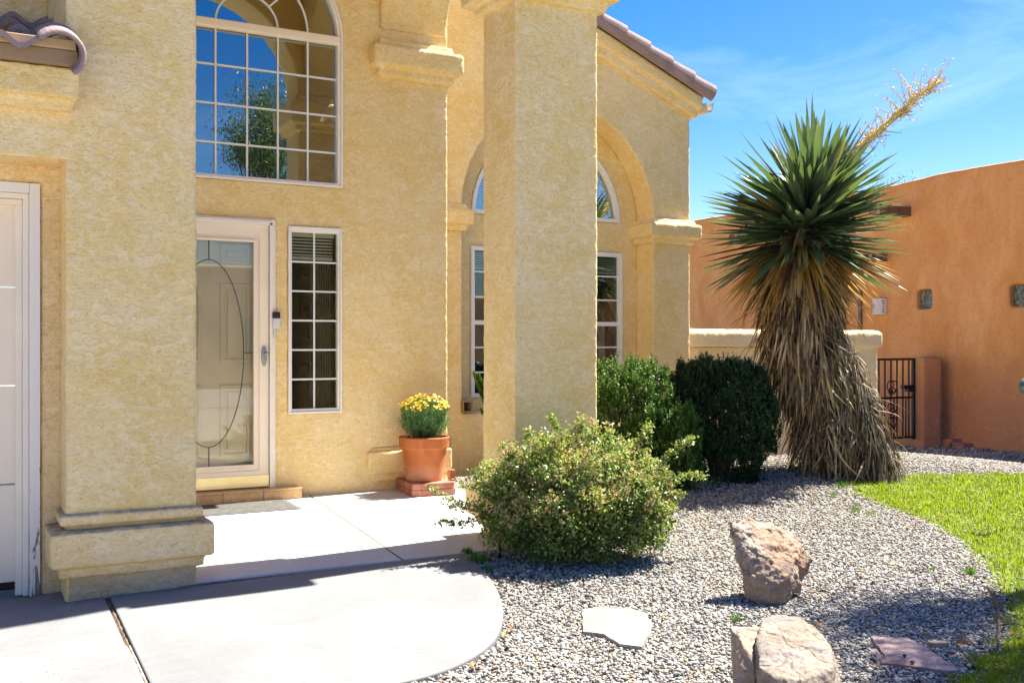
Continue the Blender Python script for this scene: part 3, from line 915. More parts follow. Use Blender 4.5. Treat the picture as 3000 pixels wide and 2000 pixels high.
for i in range(41):
    x = lx1 - .42 + i * .008
    y = YR + .20 + .02 * math.sin(i * 1.3)
    loops.append([(x + .05, y, lz1 - .2), (x, y, lz0), (x, y + .006, lz0), (x + .05, y + .006, lz1 - .2)])
mb.loft(loops); mb.build('curtain', M['curtain'], lwin)
# pilaster capitals of the arch
mb = MB()
cz = RZS - .01
for pr, z0, z1, ch in ((.045, cz - .215, cz - .15, .02), (.095, cz - .155, cz + .0, .018), (.04, cz - .005, cz + .05, .015)):
    loops = []
    for off, z in ((pr - ch, z0), (pr, z0 + ch), (pr, z1 - ch), (pr - ch, z1)):
        loops.append([(RX1 - off, YW - off, z), (WR + off, YW - off, z), (WR + off, YR + .1, z), (RX1 - off, YR + .1, z)])
    mb.loft(loops)
st(mb, 'capital', rs=.013)
mb = MB()
for pr, z0, z1, ch in ((.045, cz - .215, cz - .15, .02), (.095, cz - .155, cz + .0, .018), (.04, cz - .005, cz + .05, .015)):
    loops = []
    for off, z in ((pr - ch, z0), (pr, z0 + ch), (pr, z1 - ch), (pr - ch, z1)):
        loops.append([(3.90, YW - off, z), (RX0 + off, YW - off, z), (RX0 + off, YR + .1, z), (3.90, YR + .1, z)])
    mb.loft(loops)
st(mb, 'capital', rs=.013)
# stepped rake moulding and wing roof
mb = MB()
for pr, d0, d1 in ((.10, .02, .155), (.055, .15, .27)):
    P = [(RIDGEX + .31, rakez(RIDGEX + .31) - d0), (WR + pr, rakez(WR + pr) - d0), (WR + pr, rakez(WR + pr) - d1), (RIDGEX + .31, rakez(RIDGEX + .31) - d1)]
    mb.poly(P, [], lambda p, q, pr=pr: (p, YW - pr, q), lambda p, q: (p, YW + .1, q))
st(mb, 'rake_moulding', rs=.014)
mb = MB()
nseg = 12
mb.poly([(RIDGEX - .3, rakez(RIDGEX + .1) + .01), (WR + .12, rakez(WR + .12) + .005), (WR + .12, rakez(WR + .12) - .03), (RIDGEX - .3, rakez(RIDGEX + .1) - .03)], [], lambda p, q: (p, YW - .06, q), lambda p, q: (p, YW + 5, q))
roof = mb.build('roof', M['tile'], house)
# barrel tiles along the rake, each a part
tl = .345
udir = Vector((1, 0, -slope)).normalized(); uup = Vector((slope, 0, 1)).normalized()
nt_ = 12
endx = onY(2073, 292, YW - .1)[0]
for i in range(nt_):
    c0 = Vector((endx, YW - .085, rakez(endx) + .0)) - udir * (tl * .93 * (i + 1)); mbt = MB(); loops = []
    r0, r1 = .100, .118
    for t, r in ((0, r0), (1, r1)):
        c = c0 + udir * (tl * t) + uup * (.042 + .012 * t)
        lp = []
        for k in range(15):
            an = math.pi * (-.30 + 1.4 * k / 14)
            lp.append(tuple(c + Vector((0, -1, 0)) * (r * math.cos(an)) + uup * (r * math.sin(an))))
        for k in reversed(range(15)):
            an = math.pi * (-.30 + 1.4 * k / 14)
            lp.append(tuple(c + Vector((0, -1, 0)) * ((r - .014) * math.cos(an)) + uup * ((r - .014) * math.sin(an))))
        loops.append(lp)
    mbt.loft(loops); mbt.build('rake_tile', M['tile'], roof, bevel=.003)
# gutter end
mb = MB()
ge = Vector(onY(2060, 318, YW - .04)); gp = [(-.02, .045), (.0, -.045), (.075, -.045), (.105, .055), (.09, .055), (.066, -.03), (.012, -.03), (.0, .045)]
mb.loft([[(ge.x + a_, y_, ge.z + b_) for a_, b_ in gp] for y_ in (YW - .10, YW + 4)])
mb.build('gutter', M['gutter'], house)
# scupper of the porch drain by the wing window
dp = onY(1366, 1190, YW - .02)
mb = MB()
lo = [(dp[0] - .05, -.06), (dp[0] + .05, -.06), (dp[0] + .055, .055), (dp[0] - .055, .055)]
mb.poly([(a_, dp[2] + b_) for a_, b_ in lo], [[(dp[0] - .04, dp[2] - .045), (dp[0] + .04, dp[2] - .045), (dp[0] + .042, dp[2] + .042), (dp[0] - .042, dp[2] + .042)]], lambda p, q: (p, YW - .06, q), lambda p, q: (p, YW + .25, q))
mb.build('downspout', M['fascia'], house, bevel=.004)

# --- garage front, left of the entry
YG = YF + .28
gzs = onY(60, 487, YG)[2]
GZ_ = 2.29
hz0 = onY(190, 467, YF)[2]
mb = MB(); mb.box(-6, XL0 + .05, YF, YG + .2, hz0, onY(100, 190, YF - .1)[2] + .02)
st(mb, 'garage_header', rs=.018)
mb = MB()
tx1 = onY(119, 1000, YG)[0]; tz1 = onY(100, 537, YG)[2]
mb.box(tx1, XL0 + .02, YG - .0, YG + .2, -.15, hz0 + .02); mb.box(-6, tx1, YG - .0, YG + .2, tz1, hz0 + .02)
st(mb, 'garage_jamb', mat='stucco_base', rs=.014)
mb = MB(); mb.box(tx1 - .055, tx1 - .002, YG - .012, YG + .1, -.045, tz1 - .002); mb.box(-6, tx1 - .056, YG - .012, YG + .1, tz1 - .055, tz1 - .002)
tr_ = mb.build('garage_trim', M['peel'], house, bevel=.003)
mb = MB()
mb.box(tx1 - .085, tx1 - .056, YG + .015, YG + .1, -.045, tz1 - .056); mb.box(-6, tx1 - .056, YG + .016, YG + .1, tz1 - .084, tz1 - .056)
mb.box(tx1 - .12, tx1 - .085, YG + .05, YG + .1, -.045, tz1 - .115); mb.box(-6, tx1 - .086, YG + .05, YG + .1, tz1 - .115, tz1 - .085)
mb.build('inner_stop', M['white_trim'], tr_, bevel=.004)
gd = MB(); gx_ = tx1 - .118
seams = [onY(30, y, YG + .09)[2] for y in (841, 1130, 1418)]
zl = [.02] + sorted(seams) + [tz1 - .1]
for i in range(len(zl) - 1):
    gd.box(-6, gx_, YG + .09, YG + .13, zl[i] + .004, zl[i + 1] - .004)
M['garage'] = plain('garage_cream', (.88, .75, .56), .45, var=.02, scale=2)
gdoor = gd.build('garage_door', M['garage'], house, bevel=.003)
gp_ = MB()
for i in range(len(zl) - 1):
    for k in range(7):
        x1_ = gx_ - .10 - k * .62
        gp_.poly(rect(x1_ - .5, x1_, zl[i] + .11, zl[i + 1] - .11), [rect(x1_ - .48, x1_ - .02, zl[i] + .13, zl[i + 1] - .13)], lambda p, q: (p, YG + .085, q), lambda p, q: (p, YG + .092, q))
gp_.build('stamped_panels', M['garage'], gdoor, bevel=.003)
mb = MB(); mb.box(-6, gx_, YG + .1, YG + .12, -.02, .024); mb.build('gap_strip', M['black'], gdoor)  # black strip standing in for the dark gap under the door
plate('garage_apron', [(-6, YF + .245), (XL0 - .0, YF + .245), (XL0 - .0, YG + .9), (-6, YG + .9)], lambda x, y: -.028 - .03 * max(0, XL1 - x), .1, M['concrete'])
# cornice under the garage eave
mb = MB()
zc1 = onY(100, 190, YF - .1)[2]; zc2 = onY(100, 322, YF - .06)[2]
cxr = XL0 + .02
mb.box(-6, cxr + .03, YF - .13, YF + .1, zc1 - .155, zc1); mb.box(-6, cxr + .01, YF - .075, YF + .1, zc2 + .01, zc1 - .15)
st(mb, 'cornice', rs=.014)
mb = MB(); mb.box(-6, cxr + .02, YF - .17, YF + .1, zc1 + .001, zc1 + .075); mb.build('fascia', M['fascia'], house, bevel=.004)
mb = MB()
for i in range(9): mb.box(cxr + .01 - .42 * (i + 1) + .003, cxr + .01 - .42 * i, YF - .185, YF, zc1 + .077, zc1 + .125)
mb.build('birdstop_board', M['board'], house, bevel=.004)
# S-tile roof over the garage
GP = math.tan(rad(21))
def tile_row(mb, x0, x1, yb, zb, length, per=.185, amp=.026, th=.032):
    n = int((x1 - x0) / per * 14)
    top0 = []; top1 = []
    for i in range(n + 1):
        x = x1 - (x1 - x0) * i / n
        ph = ((x1 - x) / per) % 1.0
        h = amp * math.cos(2 * math.pi * ph)
        top0.append((x, yb, zb + h)); top1.append((x, yb + length, zb + h + length * GP - .055))
    V = top0 + top1 + [(x, y, z - th) for x, y, z in top0] + [(x, y, z - th) for x, y, z in top1]
    m = n + 1; F = []
    for i in range(n):
        F += [(i, i + 1, m + i + 1, m + i), (2 * m + i + 1, 2 * m + i, 3 * m + i, 3 * m + i + 1), (i + 1, i, 2 * m + i, 2 * m + i + 1)]
    F.append((0, m, 3 * m, 2 * m)); F.append((m - 1, 3 * m - 1, 4 * m - 1, 2 * m - 1))
    mb.add(V, F)
mb = MB()
ez0 = onY(80, 146, YF - .24)[2] + .058; ezx = onY(122, 130, YF - .24)[0]
for r in range(4):
    off = .012 * math.sin(r * 2.4)
    tile_row(mb, ezx - 5.55, (ezx if r == 0 else XL0 - .035 + off), YF - .24 + r * .33, ez0 + r * .33 * GP + .004 * (r % 2), .40)
groof = mb.build('roof', M['tile'], house, smooth=False)
mb = MB()   # big barrel rake tile at the end, overlapping the column
loops = []
rt = onY(178, 158, YF - .30); rt2 = onY(178, 158, YF - .30)
for y, r in ((YF - .30, .120), (YF - .02, .125)):
    lp = []
    for k in range(17):
        an = rad(-58 + 205 * k / 16); lp.append((rt[0] + r * math.cos(an), y, rt[2] + (y - YF + .3) * GP + r * math.sin(an)))
    for k in reversed(range(17)):
        an = rad(-58 + 205 * k / 16); lp.append((rt[0] + (r - .026) * math.cos(an), y, rt[2] + (y - YF + .3) * GP + (r - .026) * math.sin(an)))
    loops.append(lp)
mb.loft(loops); mb.build('rake_tile', M['tile'], groof, bevel=.012, seg=3)
mb = MB(); mb.box(-6, XL0 + .02, YF + 1.1, YF + 1.3, 2.9, 6); st(mb, 'upper_wall', rs=.04)

# ================================================================ NEIGHBOURING ADOBE HOUSE
XO = 13.2
nb = thing('adobe_house', 'orange adobe house next door with a soft parapet and glass block windows', 'house', (XO + .3, 9.5, 0))
mb = MB()
def otop(y):
    return 3.62 + .02 * math.sin(y * 2.2) + .015 * math.sin(y * 5.1)
ptsY = list(np.linspace(-1.0, 19.0, 60))
# measured top line
def topz(y):
    A_ = onX(3000, 465, XO); B_ = onX(2560, 600 - 46, XO); C_ = onX(2030, 646, XO)
    return float(np.interp(y, [A_[1] - 2, A_[1], (A_[1] + B_[1]) / 2, B_[1], C_[1], 25], [A_[2] + .02, A_[2], A_[2] - .0, B_[2], C_[2], C_[2]]))
prof = [(y, -.3) for y in (-1.0, 19.0)] + [(y, topz(y) + .005 * math.sin(y * 2)) for y in reversed(ptsY)]
blk = []
for (x0, y0, x1, y1) in ((2684, 848, 2728, 904), (2956, 834, 3012, 896)):
    a_ = onX(x0, y0, XO); b_ = onX(x1, y1, XO); blk.append((*sorted((a_[1], b_[1])), *sorted((a_[2], b_[2]))))
mb.poly(prof, [rect(*q_) for q_ in blk], lambda p, q: (XO, p, q), lambda p, q: (XO + .45, p, q))
ow_ = mb.build('wall', M['adobe'], nb, remesh=.028, disp=.014, dsize=.2)
def x_box(mb, x0, x1, pxa, pya, pxb, pyb):
    a_ = onX(pxa, pya, XO); b_ = onX(pxb, pyb, XO)
    mb.box(x0, x1, min(a_[1], b_[1]), max(a_[1], b_[1]), min(a_[2], b_[2]), max(a_[2], b_[2]))
for yl, yh, zl_, zh in blk:
    mb = MB(); mb.box(XO + .10, XO + .2, yl - .03, yh + .03, zl_ - .03, zh + .03)
    mb.build('glass_block_window', M['block'], nb, bevel=.006)
# wooden roof spouts
def canale(pxr, pyr, ln, hgt, label=None):
    a_ = onX(pxr, pyr, XO); y0 = a_[1]; zc_ = a_[2]
    mb = MB(); wd = .16
    for s_ in (0, wd - .03):
        mb.box(XO - ln, XO + .05, y0 - .0 + s_, y0 + .03 + s_, zc_ - hgt, zc_)
    mb.box(XO - ln, XO + .05, y0 + .03, y0 + wd - .03, zc_ - hgt, zc_ - hgt + .03)
    o = mb.build('roof_spout', plain('spout_wood', (.20, .10, .045), .8, var=.2), nb, bevel=.004)
    mb = MB(); mb.box(XO - ln - .005, XO - .1, y0 + .031, y0 + wd - .031, zc_ - hgt + .031, zc_ - hgt + .036)
    for s_ in (-.004, wd - .03 + .031): mb.box(XO - ln - .004, XO - ln + .05, y0 + s_, y0 + s_ + .003, zc_ - hgt - .003, zc_ + .004)
    mb.build('metal_liner', plain('galvanised', (.62, .60, .52), .35, metal=.6), o)
canale(2669, 606, .75, .15)
canale(2226, 686, .6, .15)
canale(2600, 745, .4, .12)  # ribbed metal louver among the leaves, shaped here as a third spout
# ceramic wall lamp
a_ = onX(2562, 875, XO); b_ = onX(2599, 921, XO)
mb = MB(); yc = (a_[1] + b_[1]) / 2; hw_ = abs(a_[1] - b_[1]) / 2
loops = []
for z in (b_[2], a_[2]):
    loops.append([(XO - .13 * math.sin(math.pi * i / 12), yc + hw_ * math.cos(math.pi * i / 12), z) for i in range(13)])
mb.loft(loops)
lampo = mb.build('wall_lamp', plain('ceramic', (.66, .56, .48), .6), nb, bevel=.004)
mb = MB()
for k in range(5):
    z = b_[2] + (a_[2] - b_[2]) * (.15 + .17 * k)
    mb.box(XO - .135 * math.sin(math.pi * .18) - .006, XO - .135 * math.sin(math.pi * .18) + .01, yc - hw_ * .86 - .006, yc - hw_ * .86 + .006, z - .008, z + .008)
for (dy, dz_) in ((0, 0), (.03, .02), (-.03, .02), (.03, -.02), (-.03, -.02), (0, .035), (0, -.035)):
    mb.box(XO - .135, XO - .12, yc + hw_ * .35 + dy - .006, yc + hw_ * .35 + dy + .006, (a_[2] + b_[2]) / 2 + dz_ - .006, (a_[2] + b_[2]) / 2 + dz_ + .006)
mb.build('pierced_holes', M['dark_line'], lampo)
# wooden framed opening
mb = MB(); a_ = onX(2527, 850, XO); b_ = onX(2470, 985, XO)
yl, yh = sorted((a_[1], b_[1])); zl_, zh = sorted((a_[2], b_[2]))
mb.poly(rect(yl, yh, zl_, zh), [rect(yl + .06, yh - .06, zl_ + .05, zh - .06)], lambda p, q: (XO - .045, p, q), lambda p, q: (XO + .05, p, q))
mb.build('window_frame', plain('weathered_wood', (.20, .13, .08), .8, var=.2), nb, bevel=.004)
# low adobe pier beside the gate
YP = onZ(2705, 1300, -.15)[1]
px0 = onY(2705, 1200, YP)[0]; px1 = onY(2760, 1200, YP)[0]; ptz = onY(2705, 1047, YP)[2]
mb = MB(); mb.box(px0, px1, YP, YP + .55, -.3, ptz); mb.box(px1 - .1, XO + .1, YP + .18, YP + .5, -.3, ptz)
mb.build('gate_pier', M['adobe'], nb, remesh=.03, disp=.02, dsize=.2)
mb = MB(); mb.box(px1 + .02, XO, YP - .16, YP + .2, -.4, -.09); mb.box(px1 + .02, XO, YP - .36, YP - .12, -.4, -.14)
mb.build('adobe_footing', plain('red_stone', (.42, .17, .12), .9, var=.15), nb, bevel=.01)
q = onY(2766, 1000, YP + .3)
mb = MB(); mb.tube([(q[0], q[1], ptz - .05), (q[0] + .03, q[1], ptz + .12), (q[0] + .05, q[1], ptz + .20)], [.05, .045, .03], 10); mb.build('wood_post_end', M['bark'], nb)

# --- iron gate
gate_z0 = onY(2640, 1288, YP + .12)[2]
gxl, gxr = onY(2520, 1100, YP + .12)[0], onY(2680, 1100, YP + .12)[0] - .005
gzt = onY(2640, 1049, YP + .12)[2]
gate = thing('iron_gate', 'black wrought iron gate with scrollwork between the cream wall and orange adobe pier', 'gate', ((gxl + gxr) / 2, YP + .12, gate_z0))
yg = YP + .12
mb = MB()
mb.box(gxl, gxl + .035, yg - .018, yg + .018, gate_z0, gzt); mb.box(gxr - .045, gxr, yg - .02, yg + .02, gate_z0, gzt)
mb.box(gxl, gxr, yg - .017, yg + .017, gzt - .03, gzt); mb.box(gxl, gxr, yg - .017, yg + .017, gate_z0 + .02, gate_z0 + .05)
zmid = onY(2640, 1164, yg)[2]
mb.box(gxl, gxr, yg - .016, yg + .016, zmid - .015, zmid + .015)
mb.build('frame', M['iron'], gate, bevel=.002)
mb = MB()
nb_ = 9
for i in range(1, nb_):
    x = gxl + (gxr - gxl) * i / nb_
    mb.box(x - .009, x + .009, yg - .009, yg + .009, gate_z0 + .03, gzt - .01)
for i in range(nb_):
    if i % 2 == 1:
        x = gxl + (gxr - gxl) * (i + .5) / nb_; mb.box(x - .008, x + .008, yg - .008, yg + .008, gate_z0 + .03, zmid)
mb.build('bars', M['iron'], gate)
mb = MB(); sxc = onY(2614, 1150, yg)[0]
def scroll(cx_, cz_, s_, fl, turn=1):
    pts = []; mb = MB()
    for t in np.linspace(0, 1, 22):
        an = t * math.pi * 1.9; r = s_ * (1 - .62 * t)
        pts.append((cx_ + fl * (r * math.sin(an) + .02), yg, cz_ + turn * (-r * math.cos(an))))
    mb.tube(pts, .008, 6); mb.build('scroll', M['iron'], gate)
for zz, s_ in ((zmid + .18, .10), (zmid - .13, .085), (zmid - .33, .08)):
    for fl in (-1, 1):
        scroll(sxc, zz, s_, fl, 1); scroll(sxc, zz - .09, s_ * .55, fl, -1)
mb = MB(); mb.box(gxr - .26, gxr - .03, yg - .035, yg + .035, zmid + .13, zmid + .18); mb.box(gxr - .17, gxr - .03, yg - .04, yg + .04, zmid + .08, zmid + .13)
mb.build('latch', M['iron'], gate, bevel=.004)

# --- cream garden wall
YC = 9.22
cxe = onY(2570, 1000, YC)[0]; czt = onY(2200, 965, YC)[2]
gw = MB()
gw.box(WR + .02, cxe - .10, YC, YC + .2, -.1, czt - .2)
garden = gw.build('garden_wall', M['stucco_fence'], None, remesh=.025, disp=.014, dsize=.06)
tag(garden, 'low cream stucco garden wall with a moulded cap behind the yucca', 'wall')
mb = MB(); mb.box(WR + .02, cxe - .32, YC - .07, YC + .27, czt - .20, czt - .035); mb.box(WR + .02, cxe - .32, YC - .035, YC + .235, czt - .04, czt)
mb.build('wall_cap', M['stucco_fence'], garden, remesh=.018, disp=.012, dsize=.06)
mb = MB(); mb.box(cxe - .39, cxe - .03, YC - .04, YC + .28, -.1, czt - .19); mb.box(cxe - .42, cxe, YC - .09, YC + .32, czt - .20, czt - .03); mb.box(cxe - .40, cxe - .03, YC - .06, YC + .29, czt - .035, czt)
mb.build('end_pier', M['stucco_fence'], garden, remesh=.018, disp=.012, dsize=.06)

# ================================================================ GRAVEL, LAWN, SMALL THINGS ON THE GROUND
def in_poly(X, Y, P):
    P = np.asarray(P); n = len(P); r = np.zeros(X.shape, bool)
    for i in range(n):
        x0, y0 = P[i]; x1, y1 = P[(i + 1) % n]
        c_ = ((y0 > Y) != (y1 > Y)) & (X < (x1 - x0) * (Y - y0) / (y1 - y0 + 1e-12) + x0)
        r ^= c_
    return r
lawn_px = [(2488, 1412), (2560, 1397), (2700, 1391), (2860, 1389), (3040, 1388), (3400, 1392), (3900, 1460), (4200, 2100), (3300, 2300), (2860, 2080), (2812, 1990), (2850, 1945), (2930, 1890), (2965, 1850), (2955, 1780), (2925, 1715), (2880, 1640), (2800, 1570), (2700, 1520), (2600, 1482), (2530, 1452)]
lawn = [ground(x, y)[:2] for x, y in lawn_px]
lawn_s = smooth_line(lawn + [lawn[0]])[:-1]
pe_poly = [(3.2, YF), (pe, YF + .004), (3.9, 6.15), (3.97, YA + .1), (2, YA), (2, YF)]
def k_of(X, Y): return X * SS + Y * CC
def px_of(X, Y): return CX + FPX * (X * CC - Y * SS) / np.maximum(k_of(X, Y), .1)
def pebble_field(n, xr, yr, kmin, kmax):
    X = rng.uniform(*xr, n); Y = rng.uniform(*yr, n)
    k = k_of(X, Y); px = px_of(X, Y)
    ok = (k > kmin) & (k < kmax) & (px > 700) & (px < 3350)
    X, Y = X[ok], Y[ok]
    bad = in_poly(X, Y, WALK_POLY) | in_poly(X, Y, pe_poly) | ((X < 3.95) & (Y > 6.1) & (X < 3.75 + (Y - 6.1) * .14))
    bad |= (Y > YA - .02) & (X < 3.91); bad |= (Y > YW - .03) & (X < WR + .02) | (Y > YC - .02) & (X < cxe + .05) & (Y < YC + .4) | (X > XO - .03)
    bad |= (X > XP0 - .0) & (X < XP1 + .02) & (Y > YF - .02) & (Y < YPB)
    bad |= (X < 1.2)
    inl = in_poly(X, Y, lawn_s) & (rng.random(len(X)) > .08)
    ok = ~(bad | inl)
    return X[ok], Y[ok]
ico = bmesh.new(); bmesh.ops.create_icosphere(ico, subdivisions=1, radius=1)
IV = np.array([v.co[:] for v in ico.verts]); IF = np.array([[v.index for v in f.verts] for f in ico.faces]); ico.free()
def pebbles(name, X, Y, Z, size, label_tint, mat):
    n = len(X)
    S = size[:, None] * np.stack([rng.uniform(.75, 1.25, n), rng.uniform(.55, .95, n), rng.uniform(.35, .7, n)], 1)
    th = rng.uniform(0, 2 * math.pi, n); tl_ = rng.normal(0, .35, n); tl2 = rng.normal(0, .35, n)
    jit = rng.uniform(.78, 1.2, (n, len(IV), 1))
    P = IV[None] * jit * S[:, None, :]
    def rot(P, a, i, j):
        c_, s_ = np.cos(a)[:, None], np.sin(a)[:, None]
        A = P[:, :, i] * c_ - P[:, :, j] * s_; B = P[:, :, i] * s_ + P[:, :, j] * c_
        P = P.copy(); P[:, :, i] = A; P[:, :, j] = B; return P
    P = rot(P, tl_, 0, 2); P = rot(P, tl2, 1, 2); P = rot(P, th, 0, 1)
    P += np.stack([X, Y, Z], 1)[:, None, :]
    F = (IF[None] + (np.arange(n) * len(IV))[:, None, None]).reshape(-1, 3)
    return mesh_obj(name, P.reshape(-1, 3), F, mat, smooth=False, tint=np.repeat(label_tint, len(IF)), loc=(4, 5, 0))
Xs, Ys, Ss = [], [], []
for n_, xr, yr, k0, k1, s0, s1 in ((210000, (1.2, 6.2), (1.6, 6.6), 3.0, 5.6, .0060, .0115), (250000, (2.2, 9.0), (2.0, 9.0), 5.6, 8.2, .0072, .0122), (190000, (3.5, 13.2), (2.5, 11.5), 8.2, 13.2, .0088, .014), (30000, (6, 13.2), (6, 18), 13.2, 20, .014, .022)):
    x_, y_ = pebble_field(n_, xr, yr, k0, k1)
    Xs.append(x_); Ys.append(y_); Ss.append(rng.uniform(s0, s1, len(x_)) * rng.choice([1, 1, 1, 1.35], len(x_)))
Xs = np.concatenate(Xs); Ys = np.concatenate(Ys); Ss = np.concatenate(Ss)
Zs = gz(Xs, Ys) + rng.uniform(-.010, .006, len(Xs))
# grey stone near the walk, browner towards the house and the lawn
brown = np.clip((k_of(Xs, Ys) - 5.2) / 4, 0, 1)
tn = rng.random(len(Xs))
tn = np.where((rng.random(len(Xs)) < brown * .6) & (tn > .5), rng.choice([.30, .45, .75, .83, .83], len(Xs)), tn)
tag(pebbles('gravel', Xs, Ys, Zs, Ss, tn, M['gravel']), 'mixed grey, tan and rust pebble gravel covering the front yard bed', 'gravel', kind='stuff')
print('pebbles', len(Xs))

# --- generic leaf and ribbon builders
def nrm(v): return v / np.maximum(np.linalg.norm(v, axis=-1, keepdims=True), 1e-9)
def leaves_VF(P, A, N, Lg, Wd, fold=.15):
    """pointed leaves: base P, direction A, normal N"""
    A = nrm(A); B = nrm(np.cross(A, N)); Nn = np.cross(B, A)
    n = len(P); Lg = np.broadcast_to(Lg, n)[:, None]; Wd = np.broadcast_to(Wd, n)[:, None]
    v0 = P; v1 = P + A * Lg * .45 + B * Wd * .5 + Nn * Wd * fold; v2 = P + A * Lg; v3 = P + A * Lg * .45 - B * Wd * .5 + Nn * Wd * fold
    V = np.stack([v0, v1, v2, v3], 1).reshape(-1, 3)
    i = np.arange(n)[:, None] * 4
    F = np.concatenate([i + np.array([[0, 1, 2]]), i + np.array([[0, 2, 3]])], 1).reshape(-1, 3)
    return V, F
def ribbons_VF(C, side, W, fold=None):
    """C (n,m,3) centre lines, side (n,m,3), W (n,m) widths; V-shaped when fold (n,m,3) given"""
    n, m, _ = C.shape
    Lf = C - side * W[..., None] * .5; Rt = C + side * W[..., None] * .5
    if fold is None:
        V = np.stack([Lf, Rt], 2).reshape(-1, 3); q = 2
        base = (np.arange(n)[:, None] * m + np.arange(m - 1)[None]) * 2
        F = np.stack([base, base + 1, base + 3, base + 2], -1).reshape(-1, 4)
        per = m - 1
    else:
        V = np.stack([Lf, C - fold * W[..., None], Rt], 2).reshape(-1, 3)
        base = (np.arange(n)[:, None] * m + np.arange(m - 1)[None]) * 3
        F = np.concatenate([np.stack([base, base + 1, base + 4, base + 3], -1)[:, :, None], np.stack([base + 1, base + 2, base + 5, base + 4], -1)[:, :, None]], 2).reshape(-1, 4)
        per = (m - 1) * 2
    return V, F, per
def rand_dir(n, up=0.0):
    v = rng.normal(size=(n, 3)); v[:, 2] += up; return nrm(v)

# --- lawn
def grass_field(n, xr, yr, kmin, kmax, h0, h1, w0):
    X = rng.uniform(*xr, n); Y = rng.uniform(*yr, n)
    k = k_of(X, Y); px = px_of(X, Y)
    jx = X + .05 * np.sin(Y * 23 + X * 11) + rng.normal(0, .035, n); jy = Y + .05 * np.sin(X * 19) + rng.normal(0, .035, n)
    ok = (k > kmin) & (k < kmax) & (px < 4200) & in_poly(jx, jy, lawn_s)
    X, Y = X[ok], Y[ok]; n = len(X)
    Z = gz(X, Y) - .004
    h = rng.uniform(h0, h1, n) * (.75 + .35 * np.sin(X * 6.1 + 1.7 * np.sin(Y * 4.3)) ** 2)
    th = rng.uniform(0, 2 * math.pi, n); ln = rng.uniform(.1, .75, n)
    d = np.stack([np.cos(th) * ln, np.sin(th) * ln, np.ones(n)], 1); s_ = np.stack([-np.sin(th), np.cos(th), 0 * th], 1)
    C = np.stack([np.stack([X, Y, Z], 1) + d * h[:, None] * t * np.array([t, t, 1 - .18 * t]) for t in (0, .5, 1.0)], 1)
    W = np.stack([np.full(n, w0), np.full(n, w0 * .8), np.full(n, w0 * .1)], 1)
    V, F, per = ribbons_VF(C, np.repeat(s_[:, None], 3, 1), W)
    tint = np.clip(rng.normal(.5, .22, n) + .12 * np.sin(X * 3.1) * np.sin(Y * 2.7), 0, 1)
    return V, F, np.repeat(tint, per)
parts = [grass_field(170000, (2.6, 7), (.6, 4.5), 3.2, 5.4, .022, .055, .0032), grass_field(220000, (4, 10), (.8, 7.5), 5.4, 8.0, .022, .05, .0045), grass_field(170000, (5.5, 11.4), (2, 8.5), 8.0, 11.5, .022, .05, .006)]
VV, FF, TT = [], [], []; off = 0
for V_, F_, T_ in parts:
    VV.append(V_); FF.append(F_ + off); TT.append(T_); off += len(V_)
lw = mesh_obj('lawn', np.concatenate(VV), np.concatenate(FF), M['grass'], tint=np.concatenate(TT), loc=(7, 4, 0))
tag(lw, 'bright green clipped lawn curving along the gravel bed', 'lawn', kind='stuff')
mb = MB(); lp_ = [(x, y, float(gz(x, y)) - .006) for x, y in lawn_s]
turf = NM('turf'); turf.col(turf.ramp(turf.noise(30, 5, .7), [(.35, (.06, .09, .015)), (.65, (.13, .17, .03))])); turf.set(rough=.95)
cen = (7.8, 4.2, float(gz(7.8, 4.2)) - .006)
xs2 = np.arange(2.5, 11.4, .12); ys2 = np.arange(0.3, 8.2, .12)
A_, B_ = np.meshgrid(xs2, ys2); C_ = in_poly(A_ + .06, B_ + .06, lawn_s)
idx = np.argwhere(C_[:-1, :-1])
V = np.stack([A_, B_, gz(A_, B_) - .004], -1).reshape(-1, 3); a = idx[:, 0] * len(xs2) + idx[:, 1]
tag(mesh_obj('turf_soil', V, np.stack([a, a + 1, a + 1 + len(xs2), a + len(xs2)], 1), turf.m, smooth=True, loc=(0, 0, 0)), kind='structure')

